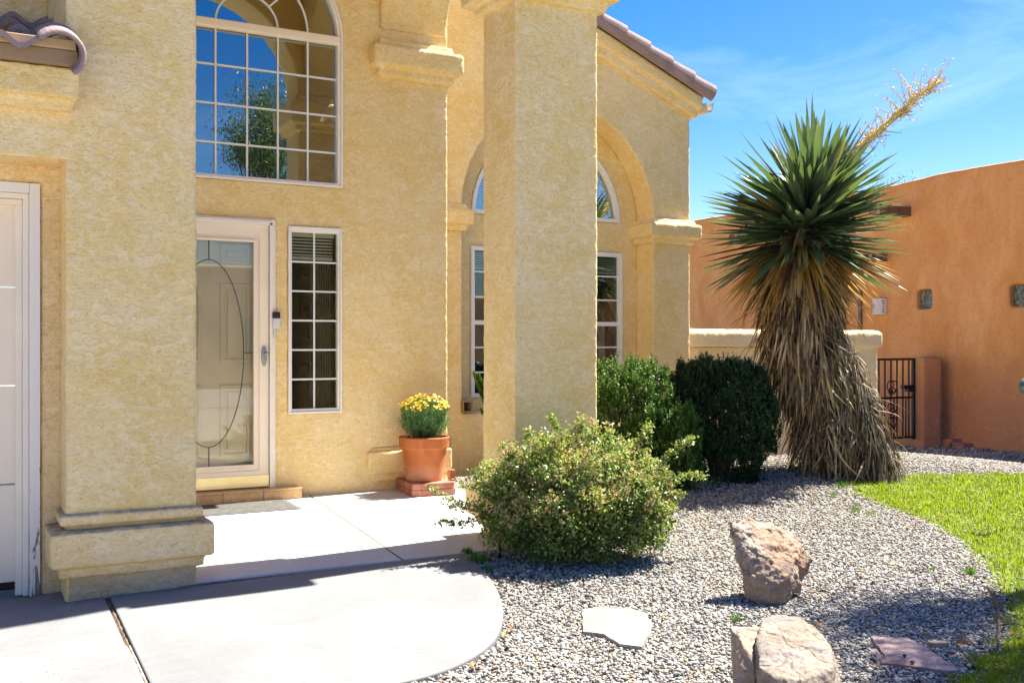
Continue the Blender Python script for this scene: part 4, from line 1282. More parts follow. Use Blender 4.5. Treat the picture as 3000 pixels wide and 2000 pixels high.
# --- boulders
def hull_rock(name, pts, origin, mat, parent=None, vox=.009, disp=.03, dsize=.09, rotz=0, fine=.008):
    bm = bmesh.new()
    c_, s_ = math.cos(-PHI), math.sin(-PHI)
    for r, d, h in pts:
        bm.verts.new((origin[0] + r * c_ - d * s_, origin[1] + r * s_ + d * c_, origin[2] + h))
    bmesh.ops.convex_hull(bm, input=bm.verts)
    bm.verts.ensure_lookup_table(); bm.faces.ensure_lookup_table()
    vs_ = [v for v in bm.verts if v.link_faces]; ix = {v: i for i, v in enumerate(vs_)}
    V = [v.co[:] for v in vs_]; F = [tuple(ix[v] for v in f.verts) for f in bm.faces]; bm.free()
    return V, F
def rock_obj(name, hulls, origin, mat, parent=None, vox=.008, disp=.03, dsize=.09, fine=.008):
    mb = MB()
    for pts in hulls:
        V, F = hull_rock(name, pts, origin, mat); mb.add(V, F)
    o = mesh_obj(name, mb.V, mb.F, mat, parent)
    m = o.modifiers.new('remesh', 'REMESH'); m.mode = 'VOXEL'; m.voxel_size = vox; m.use_smooth_shade = True
    s_ = o.modifiers.new('smooth', 'SMOOTH'); s_.factor = .5; s_.iterations = 4
    for ty, sz, stg in (('VORONOI', dsize * 1.5, disp), ('MUSGRAVE', dsize, disp * .5), ('CLOUDS', dsize * .22, fine)):
        key = '%s%.3f' % (ty, sz)
        tx = bpy.data.textures.get(key) or bpy.data.textures.new(key, ty)
        tx.noise_scale = sz
        if ty == 'VORONOI': tx.distance_metric = 'DISTANCE'; tx.weight_1 = -1; tx.weight_2 = 1
        if ty == 'CLOUDS': tx.noise_depth = 4
        d = o.modifiers.new(ty.lower(), 'DISPLACE'); d.texture = tx; d.texture_coords = 'GLOBAL'; d.strength = stg; d.mid_level = .4
    return o
def hull_obj(name, hulls, k0, mat, vox, disp, dsize, fine):
    mb = MB()
    for pts in hulls:
        bm = bmesh.new()
        for x_, y_, d_ in pts: bm.verts.new(atk(x_, y_, k0 + d_))
        bmesh.ops.convex_hull(bm, input=bm.verts)
        vs_ = [v for v in bm.verts if v.link_faces]; ix = {v: i for i, v in enumerate(vs_)}
        mb.add([v.co[:] for v in vs_], [tuple(ix[v] for v in f.verts) for f in bm.faces]); bm.free()
    o = mesh_obj(name, mb.V, mb.F, mat)
    m = o.modifiers.new('remesh', 'REMESH'); m.mode = 'VOXEL'; m.voxel_size = vox; m.use_smooth_shade = True
    s_ = o.modifiers.new('smooth', 'SMOOTH'); s_.factor = .5; s_.iterations = 5
    for ty, sz, stg in (('VORONOI', dsize * 1.5, disp), ('MUSGRAVE', dsize, disp * .5), ('CLOUDS', dsize * .22, fine)):
        key = '%s%.3f' % (ty, sz)
        tx = bpy.data.textures.get(key) or bpy.data.textures.new(key, ty)
        tx.noise_scale = sz
        if ty == 'VORONOI': tx.distance_metric = 'DISTANCE'; tx.weight_1 = -1; tx.weight_2 = 1
        if ty == 'CLOUDS': tx.noise_depth = 4
        d_ = o.modifiers.new(ty.lower(), 'DISPLACE'); d_.texture = tx; d_.texture_coords = 'GLOBAL'; d_.strength = stg; d_.mid_level = .4
    return o
g1 = ground(2258, 1765); k1 = k_of(g1[0], g1[1])
b1 = hull_obj('boulder', [
    [(2196, 1758, .0), (2257, 1778, -.05), (2292, 1768, -.02), (2338, 1735, .12), (2352, 1712, .2), (2190, 1740, .18),
     (2174, 1682, -.02), (2236, 1704, -.08), (2278, 1712, -.09), (2306, 1694, -.07), (2134, 1524, .10), (2180, 1514, .16), (2247, 1532, .24), (2328, 1556, .28), (2350, 1590, .24), (2354, 1628, .2), (2350, 1668, .14), (2151, 1590, .05)],
    [(2300, 1700, .06), (2352, 1632, .18), (2374, 1633, .24), (2368, 1676, .24), (2347, 1712, .2), (2340, 1700, .12), (2350, 1660, .14), (2330, 1730, .2)]],
    k1, M['rock'], .005, .026, .075, .014)
tag(b1, 'pinkish upright sandstone boulder standing on the gravel in front of the yucca', 'boulder')
k2 = 3.55
b2 = hull_obj('boulder', [
    [(2232, 1808, .25), (2298, 1798, .3), (2342, 1812, .28), (2396, 1844, .2), (2434, 1882, .08), (2442, 1918, -.02), (2434, 1962, -.12), (2348, 1990, -.2), (2267, 1985, -.2), (2222, 1950, -.1), (2218, 1881, .08),
     (2212, 2120, -.15), (2300, 2150, -.25), (2400, 2140, -.22), (2490, 2110, -.08), (2470, 2100, .15), (2235, 2080, .3)]],
    k2, M['rock2'], .005, .016, .10, .013)
tag(b2, 'large flat-topped grey sandstone boulder at the bottom edge of the photo', 'boulder')
b3 = hull_obj('boulder', [
    [(2158, 1838, .25), (2226, 1832, .28), (2212, 1880, .12), (2190, 1905, .05), (2172, 1880, .1), (2157, 1930, .1), (2158, 2000, .02), (2164, 2120, .0), (2216, 2120, -.05), (2214, 1960, .0), (2213, 1900, .08)]],
    k2, M['rock'], .006, .012, .07, .007)
tag(b3, 'narrow tan sandstone chunk leaning against the left side of the large boulder', 'boulder')
b4 = hull_obj('boulder', [
    [(2140, 1837, .33), (2150, 1834, .38), (2229, 1834, .38), (2226, 1842, .34), (2158, 1864, .30), (2166, 1910, .30), (2200, 1905, .36), (2150, 2120, .34), (2230, 2120, .36), (2145, 1850, .31)]],
    k2, M['flag_white'], .006, .004, .08, .003)
tag(b4, 'thin pale slab of stone standing behind the narrow tan chunk', 'rock')

# --- flagstones
def flag(name, pxs, th, mat, label, lift=.012):
    P = [ground(x, y) for x, y in pxs]
    zc_ = sum(p[2] for p in P) / len(P) + lift
    # ragged outline
    pts = []
    n = len(P)
    for i in range(n):
        a_ = Vector(P[i][:2]); b_ = Vector(P[(i + 1) % n][:2]); m_ = max(2, int((b_ - a_).length / .03))
        for j in range(m_):
            q_ = a_.lerp(b_, j / m_); nn_ = mnoise.noise(Vector((q_.x * 14, q_.y * 14, 1.7))) * .010 + mnoise.noise(Vector((q_.x * 45, q_.y * 45, 4.2))) * .005
            dd = (b_ - a_).normalized(); pts.append((q_.x - dd.y * nn_, q_.y + dd.x * nn_))
    mb = MB(); mb.poly(pts, [], lambda p, q: (p, q, zc_), lambda p, q: (p, q, zc_ - th))
    o = mb.build(name, mat, None, bevel=.004, ang=50)
    return tag(o, label, 'flagstone'), zc_
f1, _ = flag('flagstone', [(1706, 1792), (1760, 1784), (1850, 1790), (1893, 1805), (1914, 1838), (1904, 1868), (1880, 1906), (1815, 1898), (1770, 1868), (1708, 1862)], .05, M['flag_white'], 'pale cream flagstone lying flat in the gravel beside the curved walk', .018)
f2, fz = flag('flagstone', [(2550, 1878), (2655, 1882), (2720, 1912), (2765, 1943), (2808, 1975), (2770, 1976), (2680, 1962), (2620, 1955), (2578, 1952), (2592, 1932), (2572, 1905)], .045, M['flag_pink'], 'pink flagstone in the gravel with two dark pebbles on top', .02)
f3, _ = flag('flagstone', [(2538, 1903), (2570, 1906), (2590, 1930), (2575, 1948), (2620, 1958), (2570, 1953), (2565, 1925)], .03, M['flag_pink'], 'broken pink sliver of stone beside the left end of the pink flagstone', .008)
def small_stone(px, py, z, r, mat, label, sc=(1, .8, .75), name='stone', grp=None):
    p = onZ(px, py, z); n = len(IV)
    V = [(p[0] + v[0] * r * sc[0] * random.uniform(.9, 1.1), p[1] + v[1] * r * sc[1] * random.uniform(.9, 1.1), p[2] + r * sc[2] * .9 + v[2] * r * sc[2]) for v in IV]
    o = mesh_obj(name, V, [tuple(f) for f in IF.tolist()], mat, smooth=True)
    m = o.modifiers.new('subdivision', 'SUBSURF'); m.levels = 2; m.render_levels = 2
    return tag(o, label, 'stone', grp)
dk = plain('dark_stone', (.10, .09, .09), .8, var=.3, scale=60, bump=.5)
small_stone(2650, 1925, fz, .013, dk, 'round dark pebble on the pink flagstone, the farther of two')
small_stone(2673, 1944, fz, .014, dk, 'squarish dark pebble on the pink flagstone, the nearer of two', (1.2, .8, .75))
p = ground(2750, 1895)
mb = MB(); mb.box(p[0] - .045, p[0] + .04, p[1] - .018, p[1] + .022, p[2], p[2] + .026)
bf = mb.build('brick_fragment', plain('tan_brick', (.46, .30, .20), .9, var=.15, scale=30, bump=.6), None, bevel=.004); bf.rotation_euler = (0, 0, -.55)
tag(bf, 'small tan broken brick piece on the shaded gravel above the pink flagstone', 'brick')

# --- fallen stick at the lawn edge
sp = [ground(2893, 1722), ground(2912, 1752), ground(2922, 1790), ground(2928, 1840), ground(2925, 1880), ground(2924, 1925)]
pts = [(p_[0], p_[1], p_[2] + .018 + .006 * math.sin(i * 2)) for i, p_ in enumerate(sp)]
mb = MB(); mb.tube(pts, [.006, .009, .010, .009, .006, .003], 8)
stick = mb.build('stick', M['bark'], None, smooth=True); tag(stick, 'thin dark fallen stick lying along the edge of the lawn', 'stick')
mb = MB(); mb.tube([pts[3], (pts[3][0] + .04, pts[3][1] - .06, pts[3][2] + .02), (pts[3][0] + .05, pts[3][1] - .13, pts[3][2] + .01)], [.005, .004, .002], 6)
mb.build('twig', M['bark'], stick, smooth=True)

# --- dry leaves
def dry_leaf(x, y, size, ang, cv, label, grp):
    p = ground(x, y); V = []; F = []
    prof = [(0, .02), (.2, .22), (.35, .16), (.5, .34), (.65, .18), (.8, .22), (1, .0)]
    for t, w_ in prof:
        zz = .010 + size * (.25 * math.sin(t * 3) + .1)
        for s_ in (-1, 0, 1):
            V.append(((t - .5) * size, s_ * w_ * size, zz + abs(s_) * size * .18 * cv))
    for i in range(len(prof) - 1):
        for s_ in range(2):
            a_ = i * 3 + s_; F.append((a_, a_ + 1, a_ + 4, a_ + 3))
    c_, s_ = math.cos(ang), math.sin(ang)
    V = [(p[0] + x_ * c_ - y_ * s_, p[1] + x_ * s_ + y_ * c_, p[2] + z_) for x_, y_, z_ in V]
    o = mesh_obj('dry_leaf', V, F, M['dry_leaf'], tint=[random.random()] * len(F))
    return tag(o, label, 'leaf', grp)
for x, y, z_, l_ in ((1440, 1870, .045, 'curled orange dry leaf touching the rounded end of the walk'), (1478, 1874, .050, 'flat reddish dry leaf just right of the curled orange leaf by the walk'),
                   (1500, 1856, .052, 'large upturned orange-brown dry leaf, farthest from the rounded end of the walk'), (1388, 1966, .050, 'orange dry leaf in the gravel at the bottom of the photo near the walk'),
                   (2895, 1752, .055, 'orange dry leaf beside the upper end of the fallen stick'), (2936, 1735, .045, 'yellow dry leaf between the fallen stick and the sunlit lawn edge'), (2820, 1900, .055, 'pale orange dry leaf right of the tan brick piece'),
                   (2955, 1868, .050, 'small orange dry leaf in the dark grass corner of the lawn'), (2375, 1850, .04, 'tiny orange dry leaf right of the top of the large boulder'), (2402, 1845, .045, 'tiny yellow dry leaf right of the tiny orange one near the large boulder'),
                   (2565, 1468, .04, 'brown dry leaf in the gravel under the near left tip of the lawn')):
    dry_leaf(x, y, z_, random.uniform(0, 6), random.uniform(.5, 1.6), l_, 'fallen dry leaves')

# --- little weeds in the gravel
def weed(x, y, size, n, label, grp, mat='weed'):
    p = ground(x, y); P = np.tile(np.array([p]), (n, 1)); P[:, 0] += rng.normal(0, size * .25, n); P[:, 1] += rng.normal(0, size * .25, n)
    A = rand_dir(n, 1.0); A[:, 2] = np.abs(A[:, 2]) + .25
    V_, F_ = leaves_VF(P, A, rand_dir(n), rng.uniform(.4, 1.0, n) * size, size * .10)
    o = mesh_obj('weed', V_, F_, M[mat], tint=np.repeat(rng.random(n), 2)); return tag(o, label, 'weed', grp)
for x, y, s_, n, l_ in ((2465, 1428, .08, 90, 'largest bright green weed in the gravel at the left tip of the lawn'), (2440, 1450, .06, 40, 'small green weed left of and below the largest weed at the lawn tip'),
                        (2508, 1498, .08, 34, 'long-bladed green weed standing in the gravel below the lawn tip'), (2550, 1508, .06, 26, 'small green weed right of the long-bladed weed below the lawn tip'),
                        (2840, 1682, .065, 60, 'round bright green weed in the open gravel left of the lawn curve'), (2735, 1672, .045, 22, 'faint green weed left of the round bright one in the open gravel'),
                        (2155, 1820, .05, 70, 'feathery pale green weed between the upright boulder and the thin pale slab'), (2378, 1835, .04, 26, 'tiny green weed beside the right shoulder of the large boulder'),
                        (1368, 1622, .06, 120, 'low green weed at the seam corner beside the walk, nearest the porch'), (1400, 1645, .08, 150, 'fullest feathery green weed between the walk and the rose bush'),
                        (1430, 1670, .05, 80, 'small feathery green weed at the walk edge, nearest the camera'), (1640, 1712, .045, 26, 'tiny green weed in the gravel in front of the rose bush')):
    weed(x, y, s_, n, l_, 'weeds in the gravel')

# --- black sprinkler riser by the middle column
p = ground(1466, 1632)
mb = MB(); mb.tube([(p[0], p[1], p[2] - .05), (p[0] - .005, p[1], p[2] + .09)], .011, 12)
sr = mb.build('sprinkler_riser', M['black'], None, smooth=True); tag(sr, 'short black plastic sprinkler riser at the corner of the middle column', 'sprinkler')
mb = MB(); mb.tube([(p[0] - .005, p[1], p[2] + .088), (p[0] - .006, p[1], p[2] + .115)], .016, 12); mb.build('cap', M['black'], sr, bevel=.002)

# --- doormat
m0 = onZ(838, 1463, porch_z(YA - .15)); m1 = onZ(886, 1490, porch_z(YA - .5))
my0, my1 = m1[1], YA - .145
mb = MB(); xm0 = XL1 + .15; xm1 = m1[0]
mzf = porch_z(my0) + .001
def matbox(mb, x0, x1, y0, y1, h0, h1):
    V = [(x, y, porch_z(y) + h) for h in (h0, h1) for x, y in ((x0, y0), (x1, y0), (x1, y1), (x0, y1))]
    mb.add(V, [(3, 2, 1, 0), (4, 5, 6, 7), (0, 1, 5, 4), (1, 2, 6, 5), (2, 3, 7, 6), (3, 0, 4, 7)])
matbox(mb, xm0, xm1 - .03, my0 + .03, my1 - .02, .001, .010)
mm = NM('mat_fibre'); mm.col(mm.ramp(mm.noise(60, 4, .7, .5, mm.map((.35, 1.6, 1))), [(.35, (.035, .035, .03)), (.6, (.12, .118, .10))])); mm.set(rough=1); mm.bump(mm.noise(110, 3, .7), .9, .006)
dm = mb.build('doormat', mm.m, None, bevel=.003); tag(dm, 'grey ribbed doormat lying on the porch below the tiled step', 'doormat')
mb = MB()
matbox(mb, xm0, xm1, my0, my0 + .03, .001, .007); matbox(mb, xm1 - .03, xm1, my0 + .03, my1 - .0, .001, .007); matbox(mb, xm0, xm1 - .03, my1 - .02, my1, .001, .007)
mb.build('rubber_edge', plain('grey_rubber', (.10, .105, .115), .7), dm)

# --- brick pavers and the flower pot
pz0 = .052
pc = onZ(1250, 1438, pz0)
pa = onZ(1207, 1454, pz0); pb = onZ(1337, 1446, pz0); pd_ = onZ(1152, 1432, pz0)
ux = Vector((pb[0] - pa[0], pb[1] - pa[1])); ang_p = math.atan2(ux.y, ux.x); LW = ux.length
vy = Vector((pd_[0] - pa[0], pd_[1] - pa[1])); DW = vy.length * .92
paver_labels = {(0, 0): 'lower red brick paver at the front of the stack under the flower pot', (0, 1): 'lower red brick paver at the back of the stack under the flower pot',
                (1, 0): 'upper weathered brick paver at the front, right under the flower pot', (1, 1): 'upper weathered brick paver at the back, right under the flower pot'}
ph = .052
for lv in range(2):
    for k in range(2):
        mb = MB(); g_ = .004
        y0_, y1_ = k * DW / 2 + g_, (k + 1) * DW / 2 - .001
        mb.box(g_, LW - g_ - .01 * lv, y0_, y1_, lv * ph + .0015, (lv + 1) * ph)
        o = mb.build('brick_paver', M['brick'], None, bevel=.006, seg=2, loc=(0, 0, 0))
        o.location = (pa[0], pa[1], pz0 - .004); o.rotation_euler = (0, 0, ang_p + (.015 if lv else 0))
        tag(o, paver_labels[(lv, k)], 'paver', 'brick pavers under the flower pot')
pcx = Vector((pa[0], pa[1])) + ux * .47 + Vector((-ux.y, ux.x)).normalized() * DW * .5
potz = pz0 + 2 * ph - .003
pot = thing('flower_pot', 'terracotta pot of yellow flowers standing on brick pavers by the entry wall', 'flower pot', (pcx.x, pcx.y, potz))
kp_ = k_of(pcx.x, pcx.y); sp_ = kp_ / FPX
R_b, R_t, Hp = 50 * sp_, 70 * sp_, 128 * sp_
prof = [(R_b * .55, 0), (R_b, 0), (R_b + .004, .01), (R_t - .012, Hp - .105), (R_t + .004, Hp - .098), (R_t + .010, Hp - .085), (R_t + .016, Hp - .01), (R_t + .012, Hp), (R_t - .006, Hp), (R_t - .012, Hp - .02), (R_t - .02, Hp - .06), (.02, Hp - .06)]
mb = MB(); mb.lathe(prof, (pcx.x, pcx.y, potz), 56)
mb.build('pot', M['terracotta'], pot, smooth=False, bevel=.003, ang=40)
mb = MB(); mb.lathe([(.01, Hp - .058), (R_t - .018, Hp - .055), (R_t - .018, Hp - .052), (.01, Hp - .045)], (pcx.x, pcx.y, potz), 40); mb.build('potting_soil', M['dirt'], pot)
ns = 430
bx_ = rng.normal(0, .05, (ns, 2)); tp = rng.uniform(-1, 1, (ns, 2)); rr_ = np.linalg.norm(tp, axis=1, keepdims=True); tp = np.where(rr_ > 1, tp / rr_, tp)
ztop_ = potz + Hp - .05 + (.36 + .05 * rng.random(ns)) * (1 - .22 * (np.linalg.norm(tp, axis=1)) ** 2.2)
B0 = np.stack([pcx.x + bx_[:, 0], pcx.y + bx_[:, 1], np.full(ns, potz + Hp - .055)], 1)
T0 = np.stack([pcx.x + .0 + tp[:, 0] * .205, pcx.y + tp[:, 1] * .205, ztop_], 1)
ctl = (B0 + T0) / 2; ctl[:, :2] += tp * .055
ts = np.linspace(0, 1, 7)
C = np.stack([(1 - t) ** 2 * B0 + 2 * t * (1 - t) * ctl + t * t * T0 for t in ts], 1)
V1, F1, per = ribbons_VF(C, np.repeat(rand_dir(ns)[:, None], 7, 1), np.full((ns, 7), .003))
tint1 = np.repeat(rng.random(ns) * .5, per)
nl = 9000
si = rng.integers(0, ns, nl); tt = rng.uniform(.25, .98, nl)[:, None]
LP = (1 - tt) ** 2 * B0[si] + 2 * tt * (1 - tt) * ctl[si] + tt * tt * T0[si]
V2, F2 = leaves_VF(LP, rand_dir(nl, .9), rand_dir(nl), rng.uniform(.018, .042, nl), .0028)
mesh_obj('stems', V1, F1, M['coreopsis'], pot, tint=tint1)
nl2 = 12000
dS = rand_dir(nl2); rS = (rng.random(nl2) ** .38)[:, None]
PS = np.array([pcx.x, pcx.y, potz + Hp + .115]) + dS * rS * np.array([.205, .205, .19]) * (1 + .10 * np.sin(dS[:, :1] * 9) * np.sin(dS[:, 1:2] * 8))
okS = (PS[:, 2] > potz + Hp - .02) & (np.linalg.norm(PS[:, :2] - np.array([pcx.x, pcx.y]), axis=1) < .10 + .8 * np.maximum(PS[:, 2] - potz - Hp, 0) + .03)
PS = PS[okS]; nS = len(PS)
V2b, F2b = leaves_VF(PS, nrm(rand_dir(nS, .9) + dS[okS] * .7), rand_dir(nS), rng.uniform(.018, .04, nS), .0034)
V2 = np.concatenate([V2, V2b]); F2 = np.concatenate([F2, F2b + nl * 4]); nl = nl + nS
nf = 200
fi = rng.choice(ns, nf, replace=False)
fc = T0[fi] + np.array([0, 0, .008]) + rng.normal(0, .006, (nf, 3)); fn = nrm(np.stack([tp[fi, 0] * .6, tp[fi, 1] * .6 - .25, np.ones(nf)], 1) + rng.normal(0, .3, (nf, 3)))
PA, PN, PP = [], [], []
for k in range(8):
    a_ = nrm(np.cross(fn, rand_dir(1)[0] + 0 * fn)); b_ = np.cross(fn, a_)
    th = 2 * math.pi * k / 8
    d = a_ * math.cos(th) + b_ * math.sin(th) + fn * .12
    PA.append(d); PN.append(fn); PP.append(fc)
# use a shared frame per flower
a_ = nrm(np.cross(fn, np.array([.3, .5, .8]))); b_ = np.cross(fn, a_)
PA = [a_ * math.cos(2 * math.pi * k / 8) + b_ * math.sin(2 * math.pi * k / 8) + fn * .15 for k in range(8)]
mesh_obj('foliage', V2, F2, M['coreopsis'], pot, tint=np.repeat(rng.random(nl), 2))
V3, F3 = leaves_VF(np.concatenate(PP), np.concatenate(PA), np.concatenate(PN), rng.uniform(.013, .019, nf * 8), .0085, .05)
mesh_obj('blossoms', V3, F3, M['petal'], pot, tint=np.repeat(np.tile(rng.random(nf), 8), 2))
mb = MB(); t_ = [(pcx.x + .05, pcx.y - .10, potz + Hp - .02), (pcx.x + .12, pcx.y - .16, potz + Hp + .012), (pcx.x + .17, pcx.y - .15, potz + Hp + .008), (pcx.x + R_t + .02 - .02, pcx.y - .10, potz + Hp - .05), (pcx.x + R_t - .015, pcx.y - .095, potz + Hp - .10)]
mb.tube(t_, .0035, 6); mb.build('drip_tube', M['black'], pot)
# loose brick behind the pot
p = onZ(1310, 1412, .055)
mb = MB(); mb.box(-.03, .03, -.05, .05, 0, .12); o = mb.build('brick_paver', M['brick'], None, bevel=.006, loc=(0, 0, 0)); o.location = (p[0] + .02, p[1] - .02, .056)
tag(o, 'small dark red brick standing on end on the porch behind the flower pot', 'paver')

# --- rose bush
def shell_leaves(n, centers, radii, squash, bump, inner=.25):
    """points spread through lumpy ellipsoids, denser near the surface; returns points and outward directions"""
    ci = rng.choice(len(centers), n, p=np.array([r ** 2 for r in radii]) / sum(r ** 2 for r in radii))
    d = rand_dir(n)
    rr = (rng.random(n) ** .42) * (1 - inner) + inner
    c_ = np.array(centers)[ci]; r_ = np.array(radii)[ci]
    lump = 1 + bump * np.sin(d[:, 0] * 5 + ci) * np.sin(d[:, 1] * 6 + 2 * ci) + bump * .6 * np.sin(d[:, 2] * 9 + d[:, 0] * 7)
    P = c_ + d * (r_ * rr * lump)[:, None] * np.array(squash)
    return P, d, rr
def project_np(P):
    k = P[:, 0] * SS + P[:, 1] * CC
    return CX + FPX * (P[:, 0] * CC - P[:, 1] * SS) / k, HY - FPX * (P[:, 2] - H) / k
rc = Vector(onZ(1688, 1632, 0)); rc.z = 0
Rv = Vector((CC, -SS, 0)); Fv = Vector((SS, CC, 0))
def loc3(r, f, z): v = rc + Rv * r + Fv * f; return (v.x, v.y, z)
rose = thing('rose_bush', 'wide low rose bush with small glossy leaves and dried blossoms beside the walk', 'rose bush', tuple(rc))
s_r = k_of(rc.x, rc.y) / FPX
cent = [loc3(-.16, .0, .38), loc3(.22, .03, .40), loc3(-.36, .0, .30), loc3(.40, .0, .28), loc3(.0, -.10, .30), loc3(.05, .08, .48), loc3(-.36, .05, .44), loc3(.33, .08, .46), loc3(-.10, .1, .52), loc3(.24, -.05, .22), loc3(-.2, -.08, .22), loc3(.47, .05, .42)]
radi = [.34, .32, .24, .22, .33, .30, .22, .22, .24, .23, .23, .16]
P, d, rr = shell_leaves(22000, cent, radi, (.97, .97, .95), .20, .35)
Pc, dc, rrc = shell_leaves(620, cent, radi, (1, 1, .97), .22, .72)
ci_ = rng.integers(0, 620, 34000)
P = np.concatenate([P, Pc[ci_] + rng.normal(0, .027, (34000, 3))]); d = np.concatenate([d, dc[ci_]]); rr = np.concatenate([rr, rrc[ci_] + rng.normal(0, .02, 34000)])
ok = P[:, 2] > .02
P, d, rr = P[ok], d[ok], rr[ok]
# sprays that stick out
twigs = MB(); tw_l = []
def spray(a0, a1, n, sag=.0, r=.004, mat=None):
    a0 = Vector(a0); a1 = Vector(a1); pts = []
    for t in np.linspace(0, 1, 8):
        p_ = a0.lerp(a1, t); p_.z += sag * math.sin(t * math.pi); p_ += Vector((mnoise.noise(p_ * 6), mnoise.noise(p_ * 6 + Vector((5, 0, 0))), 0)) * .02; pts.append(p_)
    twigs.tube(pts, [r * (1 - .7 * i / 7) for i in range(8)], 5)
    for i in range(n):
        t = .15 + .85 * (i + .5) / n; j = min(int(t * 7), 6); q_ = pts[j].lerp(pts[j + 1], t * 7 - j); tw_l.append(q_)
for (x0, y0, x1, y1, dk_, n, sg) in ((1440, 1460, 1345, 1425, -.1, 12, .03), (1440, 1500, 1272, 1528, -.15, 20, -.04), (1440, 1480, 1255, 1430 - 10, -.12, 16, -.05), (1450, 1520, 1300, 1480, -.1, 14, .02), (1440, 1440, 1385, 1378, 0, 10, .02),
                                  (1900, 1420, 2035, 1285, .05, 26, .06), (1930, 1440, 2070, 1398, .08, 18, .05), (1880, 1500, 2000, 1450, .05, 14, .03), (1560, 1330, 1545, 1262, 0, 10, .02), (1640, 1270, 1620, 1218, .05, 10, .0), (1700, 1270, 1700, 1232, .05, 10, 0), (1870, 1300, 1905, 1248, .1, 14, .02), (1500, 1330, 1470, 1300, 0, 8, 0), (1740, 1280, 1742, 1242, .1, 8, 0)):
    kk = k_of(rc.x, rc.y) + .0
    spray(atk(x0, y0, kk), atk(x1, y1, kk + dk_), n, sg)
TP = []
for q_ in tw_l:
    for _ in range(11): TP.append((q_.x + random.gauss(0, .014), q_.y + random.gauss(0, .014), q_.z + random.gauss(0, .012)))
TP = np.array(TP)
PL = np.concatenate([P, TP]); DL = np.concatenate([d, rand_dir(len(TP), .3)])
nL = len(PL)
A = nrm(DL * .8 + rand_dir(nL, .2) * .9); N = nrm(rand_dir(nL) * .8 + np.array([0, 0, 1.0]) + DL * .6)
V_, F_ = leaves_VF(PL, A, N, rng.uniform(.015, .031, nL), rng.uniform(.011, .020, nL), .18)
tint = np.clip(rng.normal(.50, .21, nL) + (PL[:, 2] - .35) * .3 + .35 * np.sin(PL[:, 0] * 11) * np.sin(PL[:, 1] * 9 + 1) * np.sin(PL[:, 2] * 13), 0, 1)  # upper leaves tinted lighter, standing in for light from above
mesh_obj('foliage', V_, F_, M['rose_leaf'], rose, tint=np.repeat(tint, 2))
for i in range(46):   # branches inside
    d_ = rand_dir(1, .8)[0]; d_[2] = abs(d_[2]); e_ = Vector(loc3(0, 0, .0)) + Vector((random.uniform(-.12, .12), random.uniform(-.1, .1), 0))
    twigs.tube([e_, e_ + Vector(d_) * .25 + Vector((0, 0, .03)), e_ + Vector((d_[0] * .52, d_[1] * .42, d_[2] * .52))], [.007, .005, .002], 5)
twigs.build('branches', plain('rose_stem', (.16, .12, .05), .8, var=.3), rose)
outer = np.argsort(-rr + rng.normal(0, .03, len(rr)))[:12000]
cand = outer[(d[outer][:, 2] > -.25)]
bp = P[cand[rng.permutation(len(cand))[:2300]]]
nb2 = len(bp); m_ = 5
BP = np.repeat(bp, m_, 0) + rng.normal(0, .0045, (nb2 * m_, 3)) + np.array([0, 0, .008])
tq = np.array([(q_.x, q_.y, q_.z + .012) for q_ in tw_l[::3]]); BP = np.concatenate([BP, np.repeat(tq, 4, 0) + rng.normal(0, .005, (len(tq) * 4, 3))])
V_, F_ = leaves_VF(BP, rand_dir(len(BP), .6), rand_dir(len(BP)), rng.uniform(.012, .021, len(BP)), rng.uniform(.008, .013, len(BP)), .3)
mesh_obj('dried_blossoms', V_, F_, M['rose_bud'], rose, tint=np.repeat(rng.random(len(BP)), 2))
# small offshoot of the same kind at the foot of the dark evergreen
p = ground(2050, 1432)
n = 240; PP_ = np.array(p) + rng.normal(0, 1, (n, 3)) * np.array([.09, .05, .03]) + np.array([0, 0, .05])
V_, F_ = leaves_VF(PP_, rand_dir(n, .4), rand_dir(n, 1), rng.uniform(.014, .026, n), .013)
o = mesh_obj('weed', V_, F_, M['rose_leaf'], tint=np.repeat(np.clip(rng.normal(.8, .2, n), 0, 1), 2)); tag(o, 'yellow-green low sprig on the gravel below the dark evergreen bush', 'weed')

